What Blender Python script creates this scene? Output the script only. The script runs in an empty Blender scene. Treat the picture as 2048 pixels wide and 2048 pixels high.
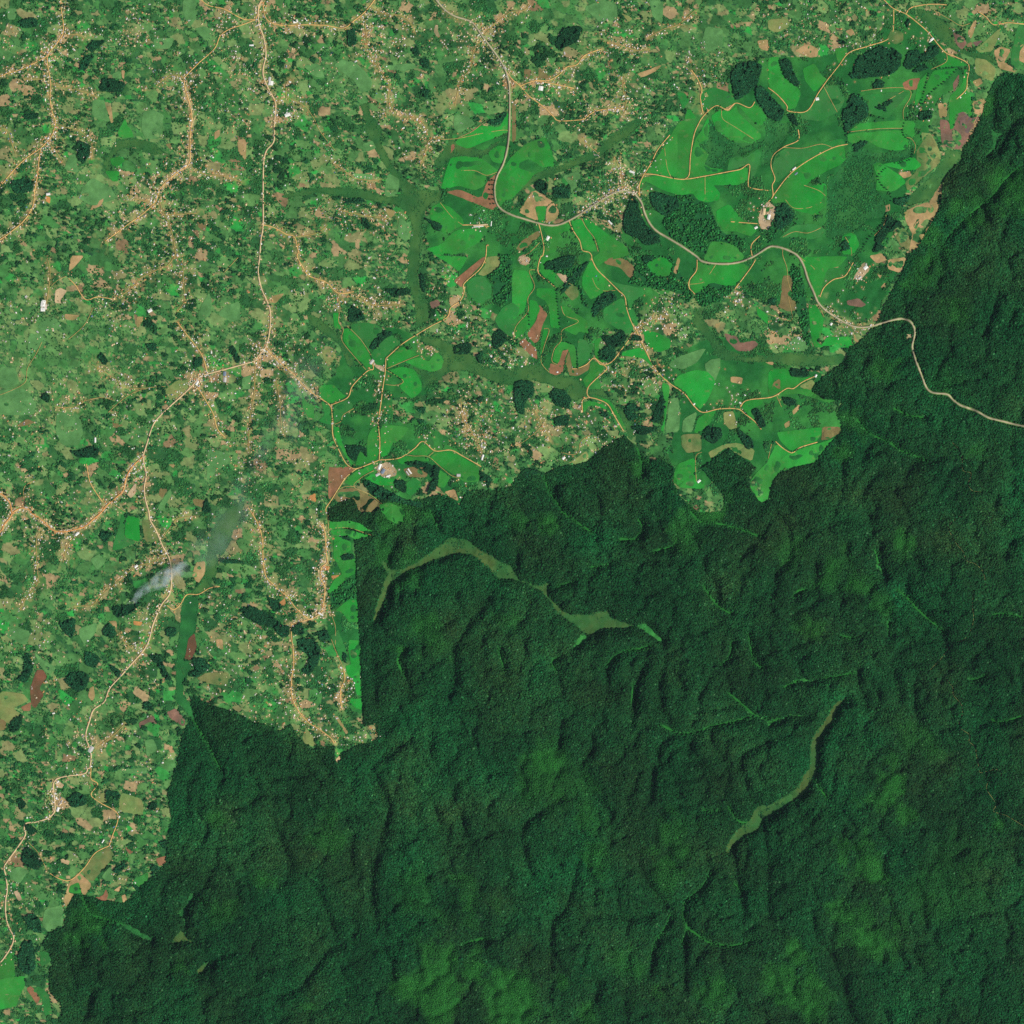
import bpy, math, random
import numpy as np
from mathutils import Vector
from mathutils.geometry import delaunay_2d_cdt

random.seed(7); rng = np.random.default_rng(11)
HAZE = 6e-7
SC = 5.0                      # metres per survey pixel
def wx(px): return (np.asarray(px, float)-1024.0)*SC
def wy(py): return (1024.0-np.asarray(py, float))*SC

# ---------------------------------------------------------------- camera, sky, sun, exposure
scene = bpy.context.scene
COL = scene.collection
cam_d = bpy.data.cameras.new('camera'); cam = bpy.data.objects.new('camera', cam_d); COL.objects.link(cam)
CAM_H = 40000.0
cam.location = (0, 0, CAM_H)
cam_d.sensor_width = 36; cam_d.lens = 36/(2*5120/CAM_H)
cam_d.clip_start = 100; cam_d.clip_end = 200000
scene.camera = cam
SUN_EL, SUN_AZ = 42.0, 115.0
world = bpy.data.worlds.new('World'); scene.world = world; world.use_nodes = True
nt = world.node_tree; nt.nodes.clear()
sky = nt.nodes.new('ShaderNodeTexSky'); sky.sky_type = 'NISHITA'; sky.sun_disc = False
sky.sun_elevation = math.radians(SUN_EL); sky.sun_rotation = math.radians(SUN_AZ)
bg = nt.nodes.new('ShaderNodeBackground'); bg.inputs[1].default_value = 0.065
wo = nt.nodes.new('ShaderNodeOutputWorld')
nt.links.new(sky.outputs[0], bg.inputs[0]); nt.links.new(bg.outputs[0], wo.inputs[0])
sun_d = bpy.data.lights.new('sun', 'SUN'); sun = bpy.data.objects.new('sun', sun_d); COL.objects.link(sun)
sun_d.energy = 4.2; sun_d.angle = math.radians(0.5); sun_d.color = (1.0, 0.93, 0.80)
sun.rotation_euler = (math.radians(90-SUN_EL), 0, math.radians(180-SUN_AZ)); sun.location = (6000, -4300, 8000)
scene.view_settings.view_transform = 'Standard'; scene.view_settings.look = 'None'
scene.view_settings.exposure = 0.0; scene.view_settings.gamma = 1.0
scene.cycles.max_bounces = 8; scene.cycles.diffuse_bounces = 2; scene.cycles.volume_bounces = 6
scene.cycles.use_denoising = False
scene.cycles.volume_max_steps = 64

# ---------------------------------------------------------------- surveyed outlines
# every outline is written as "column row: x,y x,y ..." in survey-sheet units and turned into ground metres by P()
def P(s):
    out = []; c = r = 0
    for tok in s.split():
        if tok[0] == 't':
            c, r = int(tok[1]), int(tok[2]); continue
        x, y = tok.split(',')
        out.append((c*512 + float(x)/3.7734, r*512 + float(y)/3.7734))
    return out

FARM = "t30 2300,570 1932,570 1870,560 1780,555 1720,600 1650,730 1600,880 1540,980 1470,1130 1430,1210 1330,1350 1290,1450 1240,1620 1140,1790 1080,1932 t31 1050,0 1000,150 940,260 880,370 840,470 800,530 740,600 690,640 640,690 560,700 600,740 590,790 430,900 370,960 320,1030 400,1075 520,1090 560,1100 520,1200 550,1260 560,1330 480,1400 420,1480 350,1560 200,1600 60,1650 20,1750 20,1830 t21 1932,1840 1890,1870 1790,1760 1780,1680 1850,1600 1780,1550 1640,1450 1430,1600 1540,1730 1600,1800 1590,1932 1400,1932 1270,1820 1210,1700 1230,1600 1120,1530 1000,1530 950,1450 850,1350 700,1440 600,1530 520,1570 350,1590 250,1650 100,1600 0,1715 t11 1932,1740 1800,1770 1600,1770 1540,1880 1480,1830 1410,1800 1390,1790 1280,1830 1100,1850 740,1810 560,1900 t12 545,0 545,60 760,160 750,200 760,400 770,700 790,1000 800,1300 810,1490 815,1620 900,1600 920,1700 860,1750 780,1750 640,1830 620,1890 600,1870 590,1760 560,1770 440,1790 330,1700 260,1600 190,1650 0,1580 t02 1932,1590 1760,1510 1560,1450 1470,1380 1440,1450 1420,1600 1370,1700 1340,1932 t03 1320,0 1310,90 1270,160 1290,350 1280,500 1260,620 1255,720 1150,820 1040,920 960,1000 930,1020 690,970 570,950 510,1050 490,1190 370,1240 330,1330 370,1400 400,1480 370,1560 380,1680 460,1780 470,1850 430,1932 430,2300 -1200,2300 t00 -1200,-1200 t30 2300,-1200"

# roads: class, settlement density (houses per 10 units of length), outline
ROADS = [
('highway',.9,"t10 1340,-60 1360,0 1430,80 1500,125 1580,150 1640,180 1700,265 1760,345 1830,440 1880,530 1910,640 1915,800"),
('highway',0,"t10 1915,800 1910,1000 1895,1130 1865,1240 1820,1330 1800,1420 1810,1520 1850,1580 1932,1625 t20 80,1650 180,1680 260,1700 340,1700 420,1670 510,1620"),
('highway',3.2,"t20 510,1620 600,1560 700,1495 790,1450 860,1440 930,1470"),
('highway',0,"t20 930,1470 975,1530 1000,1610 1040,1690 1090,1745 1180,1800 1280,1860 1385,1932 t21 1430,40 1520,58 1640,60 1740,40 1830,0 t30 0,1868 50,1862 110,1875 170,1900 220,1932 t31 265,70 300,180 340,270 375,350 430,410"),
('highway',1.3,"t31 430,410 520,470 620,525 700,540 790,530"),
('highway',0,"t31 790,530 880,500 960,480 1020,475 1070,495 1100,540 1105,600 1088,680 1110,780 1150,880 1190,985 1240,1030 1350,1045 1400,1090 1460,1130 1560,1165 1660,1220 1760,1245 1932,1285 2300,1350"),
('paved',1.8,"t10 50,-60 45,0 20,60 22,180 50,260 70,340 75,430 55,520 60,590 100,680 148,780 145,870 138,960"),
('paved',.5,"t10 138,960 135,1070 80,1140 60,1230 55,1400 55,1700 40,1800 30,1932 t11 18,120 40,240 75,320"),
('paved',1.6,"t11 75,320 105,400 110,500 95,620 75,690"),
('paved',3,"t11 75,690 0,780 t01 1932,790"),
('paved',.9,"t01 1932,790 1760,840 1570,890 1510,910"),
('paved',3,"t01 1510,910 1460,970 1430,1000"),
('paved',.6,"t01 1430,1000 1380,1050 1280,1140 1180,1240 1140,1320 1110,1420 1080,1510"),
('paved',1,"t01 1080,1510 1090,1580 1105,1650 1090,1750 1100,1840 1125,1932 t02 1135,60 1180,140 1230,260 1275,340 1295,440 1295,540 1280,620 1220,700 1180,790 1150,870 1125,970 1080,1050 1000,1140"),
('paved',.5,"t02 1000,1140 920,1230 830,1330 790,1430 710,1490 680,1570 650,1680 670,1760 690,1830 680,1932 t03 665,0 640,40 500,60 430,80"),
('paved',1.8,"t03 430,80 405,120 410,200 415,320 370,375"),
('paved',.6,"t03 370,375 280,405 200,415 185,460 195,500 140,590 60,700 35,750 50,830 58,920 45,1000 48,1110 70,1200 105,1270 90,1340 40,1420 0,1470 -200,1700"),
('red',2.2,"t01 1085,1510 1030,1560 980,1620 950,1690 930,1770 870,1830 800,1890 t02 770,0 700,60 640,110 560,135 470,150 400,135 350,90 290,40 230,0 t01 240,1925 180,1900 130,1915 95,1932 80,1870 40,1820 0,1790 -200,1700"),
('red',2.2,"t02 95,0 80,40 30,100 0,150 -200,260"),
('dirt',2.4,"t11 75,700 180,800 290,900 380,1000 480,1070"),
('dirt',.2,"t11 480,1070 560,1130 575,1200 580,1350 620,1450 670,1550 710,1590 760,1605 880,1560 930,1540"),
('dirt',.7,"t11 930,1540 935,1400 925,1260 945,1100 960,980 975,880 980,775"),
('dirt',.1,"t11 980,775 1040,720 1110,660 1220,590 1320,530 1440,465 1470,390 1540,340 1570,270 1570,210 1680,110 1720,50 1735,0 t10 1740,1850"),
('dirt',.1,"t11 930,1540 1060,1530 1130,1500 1200,1450 1260,1400 1350,1470 1470,1465 1560,1510 1640,1555 1700,1590"),
('dirt',.1,"t11 760,1605 680,1670 620,1760 570,1840 530,1900 530,1932"),
('dirt',2.2,"t12 490,90 520,150 530,300 535,380 495,420 490,500 520,570 515,650 500,740 450,790 380,815 265,850"),
('dirt',1.4,"t12 265,850 270,950 280,1030 285,1150 270,1250 270,1380 310,1480 390,1580 480,1640 560,1700 590,1745"),
('dirt',1.3,"t12 150,570 240,640 290,710 350,770 400,810"),
('dirt',1.8,"t12 -60,-40 15,90 50,220 55,380 80,490 150,560"),
('dirt',1.6,"t12 660,1180 670,1260 640,1340 640,1430 650,1490"),
('track',0,"t12 600,1000 600,870 580,800 545,700"),
('track',0,"t12 570,960 600,1040 640,1130 660,1180"),
('track',0,"t12 545,0 548,160 560,125 700,120 800,150 870,175"),
('dirt',.3,"t11 565,1125 690,1070 730,980 840,870 885,855 880,810"),
('track',0,"t11 870,750 790,630 690,530"),
('track',0,"t11 630,430 625,500 660,555 650,640 760,780 830,860"),
('track',.3,"t11 580,1275 640,1250 660,1200 740,1150"),
('track',0,"t11 890,1620 800,1670 740,1740 860,1800 950,1870"),
('track',0,"t11 620,1760 680,1740 740,1740"),
('track',0,"t11 1130,1500 1200,1510 1300,1515 1390,1590 1480,1660 1540,1670"),
('track',0,"t11 1300,1515 1350,1470"),
('track',0,"t11 980,860 1110,940 1060,975 980,970"),
('track',0,"t11 990,850 1130,790 1230,750"),
('dirt',2,"t00 455,-60 460,0 465,80 480,180 475,260 430,330 370,410 360,480 375,560 385,640 380,740 395,840 420,920 405,1000 370,1060 310,1120"),
('dirt',1.8,"t00 310,1120 298,1200 290,1290 265,1440 250,1560 190,1660 100,1740 0,1810 -200,1900"),
('dirt',1.7,"t00 370,420 260,480 150,530 60,555 0,580 -200,640"),
('dirt',1.3,"t00 310,1120 210,1190 130,1260 60,1340 0,1400 -200,1480"),
('track',1.8,"t00 385,640 470,660 570,680 650,700 740,740"),
('track',1.2,"t00 340,600 180,600"),
('track',1.3,"t00 480,265 600,265 640,300"),
('track',1.8,"t00 430,940 520,970 600,990 680,1060 700,1130 690,1210"),
('track',1.5,"t00 370,1080 430,1150 480,1230"),
('track',1.4,"t00 0,965 60,990 90,1080 120,1160"),
('dirt',.6,"t00 1932,150 1830,190 1720,230 1660,280 1620,370 1500,480 1390,590"),
('dirt',2.3,"t00 1390,590 1400,680 1430,780 1450,900 1435,1050 1430,1230 1330,1310 1250,1380 1200,1440"),
('dirt',1.3,"t00 1200,1440 1170,1530 1060,1630 960,1700 800,1820"),
('track',1.4,"t00 1200,1490 1230,1600 1270,1680 1310,1800 1330,1932 t01 1380,90 1385,200 1395,310 1380,370 1340,420"),
('track',1.6,"t00 1390,590 1300,570 1240,600 1180,650"),
('track',1.6,"t00 1450,1270 1560,1320 1700,1330 1830,1380"),
('track',1.4,"t00 1230,1620 1330,1620 1490,1610"),
('track',1.2,"t00 1000,1500 1150,1530"),
('dirt',1.2,"t01 1340,500 1400,580 1480,680 1530,760 1565,880"),
('track',1.2,"t01 1320,0 1270,70 1200,100 1060,170 1000,240 870,330"),
('dirt',.1,"t01 870,330 740,310 650,330 570,220 520,170"),
('track',0,"t01 500,155 430,190 370,250"),
('dirt',.5,"t00 1520,-40 1520,0 1580,45 1690,70 1780,120 1850,150 1932,150"),
('dirt',1.2,"t10 0,150 45,20 65,110 100,165 200,195 370,190 530,195 660,215 740,160 820,95 890,10 930,-60"),
('track',1.6,"t10 870,50 930,90 990,115 1090,120 1160,170 1210,270"),
('track',1.6,"t10 820,100 830,250 850,380 900,480 960,570 1000,640 1000,740 1040,840 1100,890 1230,900 1290,990"),
('track',1.3,"t10 150,780 230,740 380,810"),
('track',.6,"t10 380,810 440,900 490,1000 600,1140"),
('track',1.2,"t10 230,740 230,640 260,600"),
('track',1.6,"t10 1700,290 1650,370 1630,440 1620,520 1550,600 1520,700 1500,800"),
('track',1.2,"t10 1720,270 1790,190 1880,120 1932,90 t20 90,80 130,30"),
('dirt',1.3,"t10 60,1700 140,1720 230,1770 290,1790 320,1900 t11 310,0 350,80 400,150 530,200 620,280 740,270"),
('track',1.4,"t11 620,280 635,400"),
('track',1.8,"t11 740,290 870,370 1100,365"),
('track',1,"t10 290,1790 460,1760 540,1700"),
('track',1.3,"t10 600,1240 680,1300 760,1350 930,1365"),
('track',1.2,"t10 640,1590 780,1620 900,1640 1000,1650"),
('track',1.4,"t10 1390,1050 1310,1060 1280,1140 1240,1260"),
('track',0,"t10 1400,1055 1530,1045 1700,1010 1850,985 1900,985"),
('track',.1,"t10 1530,1040 1620,1000 1700,940"),
('track',0,"t10 1550,1290 1650,1290 1740,1325 1820,1300"),
('track',0,"t10 1390,1530 1480,1640 1560,1700"),
('dirt',.2,"t10 1560,1700 1640,1700 1760,1710"),
('dirt',.8,"t20 60,650 180,610 270,610 350,570 410,510 490,490 550,420 680,370"),
('dirt',1.2,"t20 180,610 330,640 470,670"),
('dirt',.6,"t10 1885,540 t20 0,600 60,650 120,720 200,780 260,830 310,880 360,915 540,905"),
('dirt',1.9,"t20 540,905 620,845 720,825 840,825"),
('track',2,"t20 720,320 830,350 950,385 1020,370"),
('track',1.4,"t20 1020,290 1150,220 1250,190 1380,80"),
('track',1,"t20 830,580 840,700 860,760 840,870"),
('track',1.4,"t20 520,1050 660,1170"),
('track',2.6,"t20 780,1200 830,1330 850,1430"),
('dirt',1,"t20 990,1325 960,1400 960,1480"),
('dirt',.6,"t20 990,1325 1050,1230 1100,1130 1190,1020"),
('dirt',0,"t20 1000,1315 1080,1320 1200,1345 1300,1355 1460,1330 1620,1300 1720,1280 1790,1245 1780,1380 1800,1420 1932,1440"),
('dirt',0,"t20 1300,1355 1335,1320 1345,1180 1370,1030 1400,950 1450,870 1540,800 1620,830 1690,780 1790,815 1830,770"),
('dirt',.8,"t20 1350,530 1400,600 1430,680 1420,740 1440,860"),
('track',0,"t20 1150,1120 1170,1270 1200,1340"),
('track',0,"t20 1580,830 1590,900 1680,960 1820,1050"),
('track',0,"t20 1455,1330 1455,1470"),
('dirt',0,"t20 430,1670 460,1740 510,1820 530,1890 580,1905 600,1932 t21 600,20"),
('track',0,"t20 515,1630 560,1720 620,1800 650,1900"),
('dirt',.2,"t20 200,1690 220,1760 240,1870 230,1932 t21 215,10 200,60"),
('track',0,"t20 210,1830 140,1900 90,1932"),
('dirt',0,"t20 1650,1675 1850,1690"),
('dirt',0,"t20 1810,1932 1805,1850 1870,1780"),
('dirt',.3,"t30 800,-60 870,0 940,65 1040,110 1120,170 1210,250 1290,350 1345,405 1410,430 1510,490 1500,600 1490,680 1420,750"),
('dirt',.2,"t30 1040,105 1080,60 1210,35 1350,40"),
('dirt',.3,"t30 945,80 940,240 890,305 740,355 610,400 530,500 450,600"),
('dirt',0,"t30 450,600 380,700 290,840 150,840 140,800 70,720 0,665"),
('track',0,"t30 1345,410 1340,470 1230,525"),
('track',0,"t30 700,690 850,670 1010,665 1070,690 1070,740 1020,830 1020,900"),
('track',0,"t30 1020,690 900,760"),
('track',0,"t30 595,1000 820,975 1010,970"),
('track',0,"t30 410,640 520,850"),
('dirt',0,"t30 225,980 225,1060 120,1110 40,1170 20,1250 50,1350 30,1400 35,1480 0,1525"),
('dirt',.05,"t30 35,1480 150,1330 290,1220 480,1120 600,1090"),
('track',0,"t30 120,1115 260,1120 400,1090 490,1120"),
('track',0,"t30 1040,1040 1080,1050 1110,1100 1100,1160"),
('track',0,"t30 890,1620 870,1700 800,1780"),
('track',.2,"t30 1250,80 1370,150 1450,195 1520,180"),
('dirt',.4,"t30 1580,90 1640,130 1700,190 1800,175 1932,185 2200,200"),
('track',0,"t30 580,1790 620,1860 630,1932"),
('track',0,"t30 130,1510 190,1570 300,1570 400,1530"),
('track',0,"t30 270,1400 380,1440 430,1480"),
('track',0,"t30 110,1790 200,1750 300,1760 400,1720"),
('dirt',0,"t21 220,0 200,60 200,130 270,190 330,240"),
('track',0,"t21 200,110 130,115 170,230 120,320 120,420 30,530 10,630"),
('track',0,"t21 370,380 400,450 500,495 380,560 370,640 320,700 300,790 340,820"),
('track',0,"t21 240,550 280,560 240,690 220,800 280,880"),
('dirt',.1,"t21 600,20 640,100 720,180 800,260 850,310 865,400 900,500 940,570"),
('dirt',1.6,"t21 940,570 970,640 1010,720"),
('dirt',.2,"t21 1010,720 1060,820 1120,900 1200,970 1300,1040 1370,1130 1440,1180 1560,1155 1700,1155 1760,1195 1830,1250 1880,1310"),
('track',2.2,"t21 940,560 1060,480 1180,450"),
('dirt',.1,"t21 930,570 830,700 750,800 670,820 620,770 560,820 490,850 455,850"),
('dirt',0,"t21 620,770 700,830 710,860 620,940 570,1000 575,1060 640,1080 720,1120 780,1220 840,1320"),
('dirt',0,"t21 575,1070 530,1090 530,1180"),
('track',0,"t21 605,170 640,240 700,265 780,260"),
('dirt',0,"t21 1395,30 1390,110 1340,180 1335,240 1380,290"),
('dirt',0,"t21 1840,20 1800,90 1680,250"),
('track',0,"t21 1540,60 1480,150 1440,200 1340,215"),
('dirt',0,"t21 1720,1150 1740,1110 1790,1085 1932,1070 t31 60,1050 140,1000 190,1000 260,950 350,910"),
('track',0,"t21 1390,1700 1385,1520 1430,1480"),
('track',.3,"t21 0,1440 90,1400 200,1310 240,1250"),
('track',.5,"t21 370,1480 450,1500 500,1480 520,1400 590,1350"),
('track',1.8,"t21 170,1160 240,1300 290,1380"),
('track',0,"t31 110,-60 110,0 140,90 150,200 180,280"),
('track',0,"t31 150,310 180,480 100,470 0,440"),
('dirt',.1,"t31 390,310 420,240 490,180 580,150 640,50"),
('track',0,"t31 220,0 330,80 380,150"),
('track',0,"t31 945,490 945,620"),
('track',.3,"t31 60,1050 100,1140"),
('dirt',0,"t31 55,1400 110,1450 180,1485 240,1445 370,1405"),
('track',0,"t31 25,1420 0,1530"),
('track',.1,"t31 375,360 420,460"),
('track',0,"t31 1390,1410 1440,1460 1465,1540 1470,1620 1530,1640 1510,1720 1540,1770 1610,1780"),
('track',0,"t32 1480,30 1430,40 1370,90 1360,130 1420,240 1470,300 1500,370 1560,390 1620,450 1640,550"),
('track',0,"t32 1550,590 1540,700 1550,800 1530,890 1470,970 1400,990 1300,1110 1210,1200"),
('track',0,"t32 1340,1260 1390,1320 1400,1380 1460,1460 1460,1540 1440,1620 1520,1680 1515,1730 1560,1780 1590,1932 t33 1610,35 1700,10 1750,20 1760,70"),
('track',0,"t33 1670,90 1650,160 1720,270 1700,325 1800,360 1932,440"),
('track',0,"t01 320,650 270,750 210,850 195,950 100,1010 0,1050"),
('track',.6,"t01 1250,985 1100,1000 960,1060 820,1180"),
('track',1.3,"t01 700,820 800,880 880,930 930,990 1080,1000"),
('track',1.5,"t01 640,1095 560,1140 420,1145"),
('track',.1,"t01 640,1095 760,1070 870,1090"),
('dirt',1.2,"t01 1490,990 1560,1100 1610,1190 1640,1300 1700,1370"),
('track',1.8,"t01 1925,830 1920,1030 1900,1150 1880,1300 1880,1480"),
('dirt',.6,"t01 655,1570 680,1700 730,1790 780,1860"),
('track',.7,"t01 270,1690 190,1740 180,1830"),
('track',.2,"t01 705,390 640,520 520,630"),
('track',.8,"t01 360,20 380,120 370,250 350,370"),
('track',0,"t01 1810,0 1690,130"),
('track',.4,"t01 850,1870 950,1932"),
('track',1.6,"t11 150,930 180,1100 190,1250 210,1350"),
('track',2,"t11 1550,1100 1560,1230 1650,1370 1700,1480"),
('dirt',.1,"t02 1260,700 1310,735 1360,700 1410,625 1500,620 1580,575 1660,560"),
('track',1.7,"t02 1250,330 1150,380 1030,410 930,490 850,560 760,630 700,700 560,710"),
('track',1.8,"t02 320,150 280,200 280,400 290,530 220,620 150,730"),
('track',1.6,"t02 580,180 510,250 480,380"),
('track',1.2,"t02 740,1770 860,1680 940,1600"),
('track',1,"t02 1480,30 1380,40 1330,60 1240,180"),
('track',1.2,"t02 900,910 960,1000 1050,1060"),
('dirt',.2,"t02 690,1932 t03 690,80 740,120 690,200 760,260 880,330 890,400 850,510 825,585"),
('dirt',0,"t03 825,585 720,640 640,750 540,840 470,840 380,795"),
('track',.6,"t03 360,780 300,650 220,560"),
]

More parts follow.
